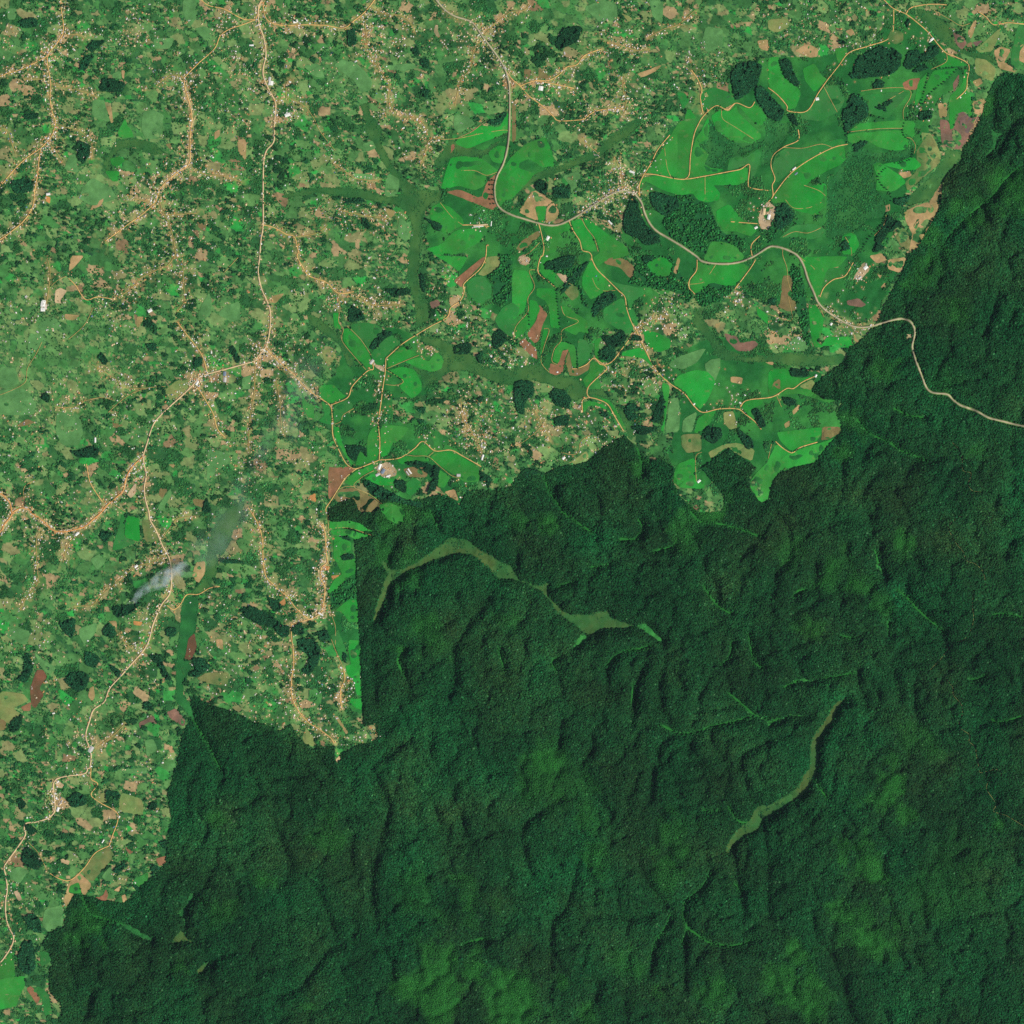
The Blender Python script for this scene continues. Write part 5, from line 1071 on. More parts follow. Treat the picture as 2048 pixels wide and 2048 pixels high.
# long sheds and halls of the compounds: "t .. x,y", length m, width m, angle deg, roof, words
BIG = [("t11 935,1590", 52, 22, 70, 'white', "long white-roofed factory hall at the north of the southern compound"),
("t11 960,1625", 48, 28, 60, 'blue', "blue-grey roofed factory hall in the middle of the southern compound"),
("t11 1000,1660", 40, 16, 20, 'white', "white-roofed shed at the south edge of the southern factory compound"),
("t11 920,1650", 40, 22, 30, 'grey', "grey shed at the west side of the southern factory compound"),
("t11 1160,1625", 56, 14, -55, 'white', "long narrow white shed beside the dull green square south of the factory"),
("t11 1145,1640", 46, 12, -55, 'grey', "second narrow shed running parallel to the long white shed"),
("t11 875,800", 46, 24, 50, 'grey', "grey store at the tip of the wedge-shaped pale yard"),
("t01 330,360", 60, 40, 80, 'white', "big white-roofed works in the western pasture"),
("t01 328,405", 40, 34, 0, 'white', "smaller white-roofed works south of the big one in the western pasture"),
("t01 1135,415", 40, 26, 30, 'white', "white hall on the hill below the winding dirt road"),
("t01 1698,890", 40, 26, 85, 'blue', "blue-roofed hall in the yard south of the western road"),
("t01 1700,935", 44, 26, 85, 'grey', "long grey-roofed hall south of the blue-roofed one"),
("t01 722,1390", 46, 16, 90, 'white', "lone long white building in the green southwest plots"),
("t01 1490,960", 40, 20, 60, 'white', "white market hall where the western road bends by the airstrip"),
("t10 1690,1700", 120, 12, 5, 'tan', "very long tan shed above the dark hedge"),
("t10 1680,1712", 90, 9, 5, 'white', "long thin white shed just south of the very long tan one"),
("t10 1775,1690", 44, 10, 85, 'white', "white shed standing at right angles to the long tan sheds"),
("t10 300,165", 44, 26, 20, 'white', "white hall on the northern link road"),
("t10 115,630", 40, 40, 80, 'white', "large white hall beside the western road at the double bend"),
("t10 105,600", 36, 22, 80, 'grey', "grey hall just north of the large white hall at the double bend"),
("t10 240,870", 50, 30, 20, 'white', "white school block east of the western road"),
("t00 368,1468", 36, 22, 10, 'white', "white hall beside the small orange pit"),
("t00 1900,345", 40, 16, 5, 'white', "white shed alone at the edge of the western road plots"),
("t20 218,670", 40, 40, 80, 'white', "big square white roof in the village north of the marsh"),
("t20 905,1300", 50, 18, 160, 'white', "white hall at the north tip of the highway bend town"),
("t20 740,1680", 50, 16, -50, 'white', "white shed on the bare slope east of the ploughed plot"),
("t30 5,1640", 46, 26, 75, 'white', "white-roofed hall in the pale eastern factory yard"),
("t20 1900,1600", 60, 26, 80, 'tan', "long dusty-roofed shed at the west of the eastern factory yard"),
("t20 1840,1720", 30, 20, 30, 'white', "small white roof at the southwest tip of the eastern factory yard"),
("t20 270,1800", 40, 26, 60, 'white', "white-roofed shed in the pale round yard by the field road"),
("t30 370,750", 30, 26, 10, 'white', "white house cluster in the triangle of dull green crops"),
("t30 195,1275", 40, 14, 40, 'white', "long white roof in the small estate compound"),
("t30 1235,300", 36, 20, 40, 'white', "white roof at the dam end of the marsh road"),
("t31 735,90", 40, 30, 40, 'white', "white-roofed school block on the triangular yard near the forest"),
("t31 690,165", 36, 16, 40, 'grey', "grey-roofed block at the south corner of the triangular yard"),
("t31 475,515", 24, 18, 60, 'white', "white roof south of the highway just before the forest"),
("t31 925,680", 22, 14, 40, 'white', "lone white house in the forest south of the highway"),
("t31 360,905", 26, 16, 60, 'white', "white house at the tip of the bright field inside the forest edge"),
("t21 1410,1700", 34, 20, 40, 'white', "white house in the bright clearing cut into the forest"),
("t21 390,1525", 30, 20, 40, 'white', "white roof on the tan slope above the forest edge"),
("t02 1030,410", 34, 20, 40, 'white', "white roof on the ridge track north of the smoke"),
("t02 585,165", 40, 22, 40, 'white', "white hall on the inside bend of the red road"),
("t02 690,1790", 60, 36, 60, 'grey', "wide grey roof in the lower western village street"),
("t03 440,310", 40, 22, 70, 'white', "white hall at the bend below the pale pit"),
("t03 780,550", 34, 12, 60, 'white', "white shed beside the field road above the forest notch"),
("t12 490,770", 50, 14, -30, 'white', "long white roof where the orange street turns west"),
("t11 1710,1520", 50, 16, 75, 'white', "long white building at the east end of the plantation track"),
("t11 1530,1655", 34, 24, 0, 'grey', "grey-roofed block in the small field compound"),
]
big = []
for s, L, W, a, kd, wd in BIG:
    (x, y), = P(s); big.append((x, y, L, W, math.radians(a), kd, wd))
HH = np.array([(h[0], h[1]) for h in hs])
# swept earth around every home
def splat(px, py, amp, col, rad):
    global C
    W = np.zeros(GX.shape)
    i0 = np.round((px+140)/2).astype(int)+4; j0 = np.round((py+140)/2).astype(int)+4
    k = int(rad/2*2.2)+1
    for dj in range(-k, k+1):
        for di in range(-k, k+1):
            i = i0+di; j = j0+dj; ok = (i >= 0) & (i < len(xs)) & (j >= 0) & (j < len(ys))
            d2 = (xs[np.clip(i, 0, len(xs)-1)]-px)**2+(ys[np.clip(j, 0, len(ys)-1)]-py)**2
            np.add.at(W, (j[ok], i[ok]), (amp*np.exp(-d2/rad**2))[ok])
    W = np.clip(W, 0, .85)
    C = C*(1-W[..., None])+np.asarray(col)*W[..., None]
sel = rng.uniform(size=len(HH))
splat(HH[sel < .5, 0], HH[sel < .5, 1], .40, lin(206, 178, 124), 2.2)
splat(HH[sel > .72, 0]+.6, HH[sel > .72, 1]+.4, .42, lin(206, 158, 98), 1.8)
GROUND_C = np.clip(C, .002, .9)

# ---------------------------------------------------------------- the ground sheet
ny, nx = GX.shape
Z = hgt(GX, GY); Z = np.where(M_wet, Z-.3, Z)
V = np.stack([wx(GX).ravel(), wy(GY).ravel(), Z.ravel()], 1)
ii = np.arange(nx-1); jj = np.arange(ny-1); I, J = np.meshgrid(ii, jj)
a0 = (J*nx+I).ravel(); Fq = np.stack([a0, a0+nx, a0+nx+1, a0+1], 1)
me = mesh_np('ground', V, Fq, [M_ground]); color_attr(me, 'cover', GROUND_C.reshape(-1, 3))
me.polygons.foreach_set('use_smooth', np.ones(len(Fq), bool))
tag(put('ground', me), 'rolling patchwork of small green farm plots meeting dark forest floor', kind='structure')

# ---------------------------------------------------------------- words for outlines
DIRS = ['east', 'northeast', 'north', 'northwest', 'west', 'southwest', 'south', 'southeast']
used_labels = set()
def short(hub): return HUBS[hub][3]
def describe(head, p, noun):
    cx, cy = cent(p); q = np.array(p)-np.array([cx, cy])
    w, v = np.linalg.eigh(np.cov(q.T)); ratio = math.sqrt(max(w[1], 1e-6)/max(w[0], 1e-6)); ax = v[:, 1]
    ang = math.degrees(math.atan2(-ax[1], ax[0])) % 180
    axis = ['east-west', 'diagonal', 'north-south', 'diagonal'][int(((ang+22.5) % 180)//45)]
    A_ = area(p); size = 'small' if A_ < 500 else 'medium' if A_ < 1800 else 'large' if A_ < 5000 else 'huge'
    shape = 'compact' if ratio < 1.45 else axis+' oblong' if ratio < 2.3 else 'narrow '+axis
    for hub in np.argsort(np.hypot(hub_xy[:, 0]-cx, hub_xy[:, 1]-cy))[:6]:
        dx = cx-hub_xy[hub, 0]; dy = hub_xy[hub, 1]-cy
        dr = DIRS[int(((math.degrees(math.atan2(dy, dx))+22.5) % 360)//45)]
        dist = math.hypot(dx, dy); fx = 'just ' if dist < 30 else 'well ' if dist > 90 else ''
        for s in ((f'{size} {shape}',) if True else ()):
            wh = short(hub)
            lab = f'{s} {head} {noun} {fx}{dr} of {wh}'
            ws = lab.split()
            if len(ws) > 16:
                lab = f'{s} {head} {noun} {dr} of {wh}'; ws = lab.split()
            if len(ws) > 16: lab = f'{size} {head} {noun} {dr} of {wh}'; ws = lab.split()
            if len(ws) <= 16 and lab not in used_labels:
                used_labels.add(lab); return lab
    return lab

# ---------------------------------------------------------------- draped sheets with real thickness
def sheet(name, p, material, rise, skirt, step=16):
    pts = np.array(p); x0, y0 = pts.min(0); x1, y1 = pts.max(0)
    gx, gy = np.meshgrid(np.arange(x0+step*.4, x1, step), np.arange(y0+step*.4, y1, step))
    gx = gx.ravel()+rng.uniform(-1, 1, gx.size); gy = gy.ravel()+rng.uniform(-1, 1, gy.size)
    m = inside(p, gx, gy)
    allp = [Vector((float(a), float(b))) for a, b in p]+[Vector((float(a), float(b))) for a, b in zip(gx[m], gy[m])]
    n = len(p)
    vo, eo, fo, ov, oe, of = delaunay_2d_cdt(allp, [(i, (i+1) % n) for i in range(n)], [], 1, 1e-4)
    vo = np.array([(v.x, v.y) for v in vo])
    cx, cy = cent(p); oz = float(hgt(cx, cy))
    zt = hgt(vo[:, 0], vo[:, 1])+rise
    Vt = np.stack([wx(vo[:, 0])-float(wx(cx)), wy(vo[:, 1])-float(wy(cy)), zt-oz], 1)
    faces = []
    for f in fo:
        a, b, c = [Vt[i] for i in f]
        s = (b[0]-a[0])*(c[1]-a[1])-(b[1]-a[1])*(c[0]-a[0])
        faces.append(tuple(f) if s > 0 else tuple(f[::-1]))
    cnt = {}
    for f in faces:
        for i in range(3):
            e = (f[i], f[(i+1) % 3]); cnt[e] = 1
    rim = [e for e in cnt if (e[1], e[0]) not in cnt]
    V = [tuple(v) for v in Vt]; low = {}
    for e in rim:
        for i in e:
            if i not in low: low[i] = len(V); V.append((Vt[i][0], Vt[i][1], Vt[i][2]-skirt))
    me = bpy.data.meshes.new(name)
    me.from_pydata(V, [], faces+[(b, a, low[a], low[b]) for a, b in rim]); me.materials.append(material)
    me.update()
    return put(name, me, (float(wx(cx)), float(wy(cy)), oz))

for t, p in sorted(wets, key=lambda w: -area(w[1])):
    nm = {'fen2': 'swamp_ground', 'glade': 'glade_ground', 'glade2': 'glade_ground', 'mid': 'valley_floor', 'scrub': 'scrub_ground'}[t]
    if nm == 'valley_floor': nm = 'marsh_ground'
    hd = {'fen2': 'olive grassy', 'glade': 'bright green', 'glade2': 'fresh green', 'mid': 'smooth green', 'scrub': 'dark rough green'}[t]
    tag(sheet(nm, p, M_wetm[t], .5, 3), describe(hd, p, 'valley floor' if t == 'mid' else 'clearing' if t != 'scrub' else 'scrubland'), kind='structure')
PW = {'red': ('ploughed_field', 'reddish-brown ploughed'), 'brown': ('fallow_field', 'brown fallow'), 'tan': ('bare_field', 'tan bare'), 'burnt': ('burnt_field', 'pinkish-brown cleared'),
      'ash': ('burnt_field', 'grey burnt'), 'straw': ('dry_field', 'dry olive'), 'pale': ('bare_field', 'pale sandy'), 'white': ('paved_yard', 'whitish'), 'orange': ('earth_pit', 'orange earth'),
      'yard': ('earth_yard', 'pale earth'), 'past': ('pasture_field', 'light green grazed'), 'm2': ('crop_field', 'green'), 'scrubby': ('weedy_field', 'olive weedy'), 'fen': ('reed_bed', 'dark red')}
k_ = 0
for t, p in plots:
    k_ += 1; nm, hd = PW[t]
    noun = {'yard': 'yard', 'orange': 'pit', 'white': 'yard', 'fen': 'reed bed', 'past': 'pasture'}.get(t, 'field')
    o = sheet(nm, p, M_plotm[t], .9+.012*k_, 3)
    tag(o, describe(hd, p, noun), noun if noun not in ('yard',) else 'yard', {'past': 'grazed pastures between the villages', 'tan': 'bare tan fields of the small farms'}.get(t), 'thing')
k_ = 0
for t, p in fields:
    k_ += 1
    o = sheet('crop_field', p, M_top[t], 2.0+.01*k_, 4, 18)
    tag(o, describe({'b': 'bright green', 'm': 'duller green', 'l': 'pale green'}[t], p, 'crop field'), 'crop field', 'plantation crop fields', 'thing')

# ---------------------------------------------------------------- roads as draped ribbons
RW = {'highway': 1.55, 'paved': 1.35, 'dirt': .85, 'red': 1.15, 'track': .45}
def ribbon(name, p, w, m, rise, vary=.0):
    q = np.array(p); t = np.gradient(q, axis=0); t /= np.linalg.norm(t, axis=1)[:, None]+1e-9
    n = np.stack([-t[:, 1], t[:, 0]], 1)
    ww = w*(1+vary*(hash2(np.round(q[:, 0]*5), np.round(q[:, 1]*5), 8)-.5))[:, None]
    c = q[len(q)//2]; cz = float(hgt(*c))
    rows = []
    for k, dz in ((-1, -4), (-1, 0), (0, .25), (1, 0), (1, -4)):
        s = q+n*ww*k; rows.append(np.stack([wx(s[:, 0])-float(wx(c[0])), wy(s[:, 1])-float(wy(c[1])), hgt(s[:, 0], s[:, 1])+rise+dz-cz], 1))
    V = np.concatenate(rows); N = len(q); F = []
    for r in range(4):
        b = np.arange(N-1)
        F.append(np.stack([r*N+b, r*N+b+1, (r+1)*N+b+1, (r+1)*N+b], 1))
    me = mesh_np(name, V, np.concatenate(F), [m])
    return put(name, me, (float(wx(c[0])), float(wy(c[1])), cz))
VERGE = mat('grass_verge', A(98, 136, 74), mott=.2, mscale=.02, fine=.2)
for k, d, p in roads:
    nm = {'highway': 'highway_road', 'paved': 'town_road', 'dirt': 'dirt_road', 'red': 'murram_road', 'track': 'farm_path'}[k]
    mt = M_road[k]
    if k == 'track' and not look(FM, *p[len(p)//2]): mt = M_fpath
    rise = {'highway': 4.2, 'paved': 4.0, 'red': 3.9, 'dirt': 3.7, 'track': 3.4}[k]+rng.uniform(0, .12)
    ml = max(1, len(p)); 
    tag(ribbon(nm, p, RW[k], mt, rise, .5 if k in ('track', 'dirt') else .3), kind='structure')
    if k in ('highway',): tag(ribbon('verge_ground', p, RW[k]*1.9, VERGE, 2.9+rng.uniform(0, .1), .4), kind='structure')

# ---------------------------------------------------------------- crowns
hid = bpy.data.collections.new('crown_stock')
import bmesh
def crown_mesh(name, seed, m, sub=2, lump=.22, squash=.8):
    bm = bmesh.new(); bmesh.ops.create_icosphere(bm, subdivisions=sub, radius=1)
    r = random.Random(seed); ph = [(r.uniform(0, 6), r.uniform(0, 6), r.uniform(0, 6), r.uniform(1.6, 4.2)) for _ in range(5)]
    for v in bm.verts:
        c = v.co.copy(); s = 1
        for a, b, g, f in ph: s += lump*.5*math.sin(c.x*f+a)*math.sin(c.y*f+b)*math.cos(c.z*f+g)
        s += r.uniform(-.10, .10); v.co = Vector((c.x*s, c.y*s, c.z*s*squash))
    me = bpy.data.meshes.new(name); bm.to_mesh(me); bm.free(); me.materials.append(m); return me
for i in range(8):
    hid.objects.link(bpy.data.objects.new('crown_stock_%d' % i, crown_mesh('crown_stock', i, M_crown, 2, .30, .85)))
ng = bpy.data.node_groups.new('plant_crowns', 'GeometryNodeTree')
ng.interface.new_socket('Geometry', in_out='INPUT', socket_type='NodeSocketGeometry'); ng.interface.new_socket('Geometry', in_out='OUTPUT', socket_type='NodeSocketGeometry')
n_in = ng.nodes.new('NodeGroupInput'); n_out = ng.nodes.new('NodeGroupOutput')
n_i = ng.nodes.new('GeometryNodeInstanceOnPoints'); n_c = ng.nodes.new('GeometryNodeCollectionInfo'); n_c.inputs[0].default_value = hid; n_c.inputs[1].default_value = True; n_c.inputs[2].default_value = True
def nattr(nm, ty):
    n = ng.nodes.new('GeometryNodeInputNamedAttribute'); n.data_type = ty; n.inputs[0].default_value = nm; return n.outputs[0]
ng.links.new(n_in.outputs[0], n_i.inputs['Points']); ng.links.new(n_c.outputs[0], n_i.inputs['Instance'])
n_i.inputs['Pick Instance'].default_value = True
ng.links.new(nattr('kindno', 'INT'), n_i.inputs['Instance Index']); ng.links.new(nattr('scl', 'FLOAT_VECTOR'), n_i.inputs['Scale'])
n_r = ng.nodes.new('FunctionNodeEulerToRotation'); ng.links.new(nattr('rot', 'FLOAT_VECTOR'), n_r.inputs[0]); ng.links.new(n_r.outputs[0], n_i.inputs['Rotation'])
ng.links.new(n_i.outputs[0], n_out.inputs[0])
def lean(px, py, n):
    nx_, ny_, nz_ = slope(px, py); rx = np.arcsin(np.clip(-ny_, -.95, .95)); ry = np.arcsin(np.clip(nx_/np.cos(rx), -.95, .95))
    return np.stack([rx+rng.normal(0, .12, n), ry+rng.normal(0, .12, n), np.zeros(n)], 1)
def canopy(name, px, py, zc, sc, tint, loc=None):
    n = len(px); me = bpy.data.meshes.new(name)
    c = (px.mean(), py.mean()); cz = float(hgt(*c)); o3 = np.array([float(wx(c[0])), float(wy(c[1])), cz])
    V = np.stack([wx(px), wy(py), zc], 1)-o3
    me.vertices.add(n); me.vertices.foreach_set('co', V.astype(np.float32).ravel())
    for nm, ty, key, arr in (('scl', 'FLOAT_VECTOR', 'vector', sc), ('rot', 'FLOAT_VECTOR', 'vector', lean(px, py, n)), ('kindno', 'INT', 'value', rng.integers(0, 8, n))):
        a = me.attributes.new(nm, ty, 'POINT'); a.data.foreach_set(key, np.asarray(arr, np.int32 if ty == 'INT' else np.float32).ravel())
    color_attr(me, 'tint', np.clip(tint, .001, .9))
    me.update(); o = put(name, me, tuple(o3)); md = o.modifiers.new('crowns', 'NODES'); md.node_group = ng; return o

SP = 2.35
cx_ = np.arange(-136, 2184, SP); cy_ = np.arange(-136, 2184, SP*.87)
QX, QY = np.meshgrid(cx_, cy_); QX[1::2] += SP/2
QX = (QX+rng.uniform(-.42, .42, QX.shape)*SP).ravel(); QY = (QY+rng.uniform(-.42, .42, QY.shape)*SP).ravel()
infarm = look(FM, QX, QY); blk = look(M_field, QX, QY) | look(M_plot, QX, QY)
wet = look(M_wet, QX, QY); rd = look(RD, QX, QY); hd = look(HD, QX, QY); sd = look(SD, QX, QY); bl = look(BL, QX, QY)
u = rng.uniform(size=QX.size)
def tints(px, py, base, spread=.38, seed=0):
    n = len(px); b = np.exp(rng.normal(0, spread, n))
    hue = rng.normal(0, 1, n)
    t = np.asarray(base)*b[:, None]
    t[:, 0] *= np.exp(.20*hue); t[:, 2] *= np.exp(-.08*hue)
    return t
# forest
okf = (~infarm) & ~blk & ~wet & (rd > 1.5) & (hd > 4.2) & (sd > look(SW, QX, QY)*(.45+u*1.2))
fx, fy = QX[okf], QY[okf]; fb = bl[okf]; fs = sd[okf]
n = len(fx)
patch = fbm(fx, fy, 120, 801, 4); patch2 = fbm(fx, fy, 34, 802, 3)
semi = np.clip(fb*1.3, 0, 1)
rad = SC*np.clip(rng.normal(1.42, .36, n), .8, 2.6)*(.84+.42*patch2)*(1-.42*semi)
tt = tints(fx, fy, lin(20, 73, 35), .25)
tt *= np.exp((patch-.5)*1.3)[:, None]
tt[:, 0] *= np.exp((fbm(fx, fy, 90, 810, 3)-.5)*2.4)
sm = semi[:, None]; tt = tt*(1-sm)+ (lin(42, 112, 42)*np.exp(rng.normal(0, .16, n))[:, None]*np.array([1.0, 1, 1]))*sm
giant = (rng.uniform(size=n) < .015) & (semi < .5); rad = np.where(giant, rad*1.4, rad)
ns = np.clip(1-(fs-1)/6, 0, 1)[:, None]*.6; tt = tt*(1-ns)+lin(38, 112, 48)*ns
pale = rng.uniform(size=n) < .008; tt[pale] = tt[pale]*1.9+np.array([.03, .03, .025])
zz = hgt(fx, fy)+rad*.45+np.abs(rng.normal(0, 1, n))*3.6*(1-.8*semi)+4+giant*4
sc3 = np.stack([rad*rng.uniform(.85, 1.15, n), rad*rng.uniform(.85, 1.15, n), rad*rng.uniform(.55, .95, n)*(1-.35*semi)], 1)
tag(canopy('forest', fx, fy, zz, sc3, tt), 'dense dark green rainforest canopy covering the ridged hills', kind='stuff')
# trees of the small holdings
lushq = look(tree_cell, QX, QY); den = fbm(QX, QY, 11, 820, 3); den2 = fbm(QX, QY, 60, 830, 3)
hedge = look(edp < 1.6, QX, QY) & (vnoise(QX, QY, 20, 841) > .6)
sol = look(solid, QX, QY)
pr = np.where(lushq, np.clip((den-.40)*5, 0, .8), np.clip((den+.30*(den2-.5)-.60)*6, 0, .5)); pr = np.where(hedge, np.maximum(pr, .5), pr); pr = np.where(sol, 1.0, pr)
est = look(M_est, QX, QY) & (look(VD, QX, QY) > 12); pr = np.where(est, np.clip((fbm(QX, QY, 24, 950, 4)-.56)*9, 0, .85), pr)
pr = pr*np.clip((look(VD, QX, QY)-2)/6, .25, 1)*(1-.75*np.clip(look(PB, QX, QY)*1.3, 0, 1))
inW = look(M_wood, QX, QY); inG = look(M_grove, QX, QY)
free = infarm & ~blk & ~wet & (rd > 1.3) & (hd > 3)
oks = free & ~inW & ~inG & (u < pr)
fx, fy = QX[oks], QY[oks]; n = len(fx)
rad = SC*np.clip(rng.normal(1.3, .33, n), .6, 2.4)
ls = lushq[oks]; so = sol[oks]
tt = np.where(so[:, None], tints(fx, fy, lin(30, 82, 44), .16), np.where(ls[:, None], tints(fx, fy, lin(42, 100, 50), .26), tints(fx, fy, lin(52, 112, 56), .28)))*np.exp((fbm(fx, fy, 30, 850, 3)-.5)*1.5)[:, None]
rad = np.where(so, SC*1.65, rad)
tag(canopy('garden_foliage', fx, fy, hgt(fx, fy)+rad*np.where(so, 1.0, .35), np.stack([rad, rad, rad*rng.uniform(.5, .9, n)], 1), tt), 'countless dark green trees and shrubs scattered between the small farm plots', kind='stuff')
# low reeds and bushes on the marsh margins
WD = np.full(GX.shape, 60.0)
for t, p in wets:
    if t != 'scrub': segdist(WD, p[::2]+[p[0]], 8, xs, GX, GY)
wd = look(WD, QX, QY)
okm = wet & ~blk & (rd > 1.2) & (u < np.clip(1.0-wd/4.5, 0, 1)+np.clip((fbm(QX, QY, 13, 880, 3)-.56)*4, 0, .6))
fx, fy = QX[okm], QY[okm]; n = len(fx); inf_ = ~infarm[okm]; rad = SC*rng.uniform(.6, 1.3, n)*np.where(inf_, 1.35, 1)
tm = tints(fx, fy, lin(44, 106, 54), .2); tm[inf_ & (rng.uniform(size=n) < .6)] *= .62
tag(canopy('marsh_foliage', fx, fy, hgt(fx, fy)+rad*.3+.5, np.stack([rad, rad, rad*.5], 1), tm), 'low green reeds and bushes fringing the marshes', kind='stuff')
# scrub of the uncropped hollows
sc_m = z()
for t, p in wets:
    if t == 'scrub': stamp(sc_m, p)
okb = infarm & look(sc_m, QX, QY) & ~blk & (rd > 1.2) & ~inW & (u < np.clip((fbm(QX, QY, 16, 860, 3)-.30)*3, .1, .85))
fx, fy = QX[okb], QY[okb]; n = len(fx); rad = SC*rng.uniform(.8, 1.6, n)
tag(canopy('scrub_foliage', fx, fy, hgt(fx, fy)+rad*.4+1, np.stack([rad, rad, rad*.6], 1), tints(fx, fy, lin(38, 106, 52), .3)), 'dark green scrub filling the hollows between the bright crop fields', kind='stuff')
def local_scatter(p, sp, seed):
    q = np.array(p); x0, y0 = q.min(0); x1, y1 = q.max(0)
    X, Y = np.meshgrid(np.arange(x0, x1, sp), np.arange(y0, y1, sp*.87)); X[1::2] += sp/2
    X = (X+rng.uniform(-.4, .4, X.shape)*sp).ravel(); Y = (Y+rng.uniform(-.4, .4, Y.shape)*sp).ravel()
    m = inside(p, X, Y) & (fbm(X, Y, 9, 890+seed, 3) > .33) & (look(RD, X, Y) > 1.0) & ~look(M_field & ~M_wood, X, Y); return X[m], Y[m]
for k, p in enumerate(woods):
    X, Y = local_scatter(p, 2.25, k)
    if len(X) < 3: continue
    n = len(X); rad = SC*rng.uniform(1.25, 1.75, n)
    hgtm = rng.uniform(11, 17)
    o = canopy('woodlot_foliage', X, Y, hgt(X, Y)+hgtm+rng.normal(0, 1.2, n), np.stack([rad, rad, rad*.9], 1), tints(X, Y, lin(24, 74, 44), .32)*rng.uniform(.8, 1.25))
    tag(o, describe('dark green', p, 'woodlot'), kind='stuff')
    # lower leaves close the sides of the stand
for k, p in enumerate(groves):
    X, Y = local_scatter(p, 3.0, k); keep = (fbm(X, Y, 14, 870+k, 3) > .36) & ~look(M_plot, X, Y) & ~look(M_wood, X, Y); X = X[keep]; Y = Y[keep]
    if len(X) < 3: continue
    n = len(X); rad = SC*rng.uniform(1.1, 2.2, n)
    o = canopy('grove_foliage', X, Y, hgt(X, Y)+rad*.7+rng.uniform(0, 5, n), np.stack([rad, rad, rad], 1), tints(X, Y, lin(36, 106, 50), .34))
    tag(o, describe('mid green', p, 'loose woodland'), kind='stuff')

# ---------------------------------------------------------------- single trees one can tell apart
def tree_meshes():
    out = []
    for s in range(3):
        bm = bmesh.new(); r = random.Random(s+40)
        # tapered trunk with limbs
        bmesh.ops.create_cone(bm, cap_ends=True, segments=7, radius1=.075, radius2=.035, depth=1.0)
        for v in bm.verts: v.co.z += .5
        for k in range(5):
            a = k*1.26+r.uniform(-.3, .3); g = bmesh.ops.create_cone(bm, cap_ends=True, segments=5, radius1=.03, radius2=.012, depth=.7)
            for v in g['verts']:
                x, y, zc = v.co.x, v.co.y, v.co.z+.35
                v.co = Vector((x+math.cos(a)*zc*.8, y+math.sin(a)*zc*.8, .65+zc*.75))
        tm = bpy.data.meshes.new('trunk'); bm.to_mesh(tm); bm.free(); tm.materials.append(M_bark)
        bm = bmesh.new()
        for k in range(46):
            th = r.uniform(0, 6.283); ph = math.acos(r.uniform(-.35, 1)); R = r.uniform(.45, 1.0)
            c = Vector((math.sin(ph)*math.cos(th)*R, math.sin(ph)*math.sin(th)*R, 1.25+math.cos(ph)*R*.6))
            g = bmesh.ops.create_icosphere(bm, subdivisions=1, radius=r.uniform(.16, .34))
            for v in g['verts']: v.co = v.co*r.uniform(.75, 1.2)+c
        cm = bpy.data.meshes.new('crown'); bm.to_mesh(cm); bm.free(); cm.materials.append(M_leaf)
        out.append((tm, cm))
    return out
TM = tree_meshes()
proto = []
def make_tree(x, y, r, lab, grp):
    s = rng.integers(0, 3)
    e = bpy.data.objects.new('field_tree', None); COL.objects.link(e)
    e.location = (float(wx(x)), float(wy(y)), float(hgt(x, y))+1.2); e.scale = (r*SC, r*SC, r*SC); e.rotation_euler.z = rng.uniform(0, 6.28); e.empty_display_size = .5
    tag(e, lab, 'tree', grp)
    put('trunk', TM[s][0], parent=e); put('crown', TM[s][1], parent=e)
n_tree = 0
for k, s in enumerate(ROWS):
    p = spline(P(s), 1.0); acc = 0; c = cent(p); hb = near_hub(*c)
    dx = c[0]-hub_xy[hb][0]; dy = hub_xy[hb][1]-c[1]; dr = DIRS[int(((math.degrees(math.atan2(dy, dx))+22.5) % 360)//45)]
    lab = None
    for hb_ in np.argsort(np.hypot(hub_xy[:, 0]-c[0], hub_xy[:, 1]-c[1]))[:4]:
        dx = c[0]-hub_xy[hb_][0]; dy = hub_xy[hb_][1]-c[1]; dr = DIRS[int(((math.degrees(math.atan2(dy, dx))+22.5) % 360)//45)]
        cand = f'dark tree in the row {dr} of {short(hb_)}'
        if cand not in used_labels and len(cand.split()) <= 16: lab = cand; break
    if lab is None: lab = f'dark tree in the row near {short(hb)}'
    if s.startswith('t10 17'): lab = 'dark tree in the short rows striping the reddish-brown field by the highway'
    used_labels.add(lab)
    for a, b in zip(p[:-1], p[1:]):
        acc += math.hypot(b[0]-a[0], b[1]-a[1])
        if acc > 5.6:
            acc = rng.uniform(-1.5, 1.2); make_tree(a[0]+rng.normal(0, .4), a[1]+rng.normal(0, .4), rng.uniform(1.1, 1.8), lab, lab.replace('dark tree in', 'trees of')); n_tree += 1
pp = P(PASTURE_TREES); tries = 0
got = []
while len(got) < max(0, 296-n_tree) and tries < 5000:
    tries += 1; x = rng.uniform(*[f(v[0] for v in pp) for f in (min, max)]); y = rng.uniform(*[f(v[1] for v in pp) for f in (min, max)])
    if inside(pp, np.array([x]), np.array([y]))[0] and all((x-a)**2+(y-b)**2 > 9 for a, b in got):
        got.append((x, y)); make_tree(x, y, rng.uniform(.6, 1.15), 'small dark tree dotted on the pale green pasture beside the white-roofed works', 'trees dotted over the western pasture')

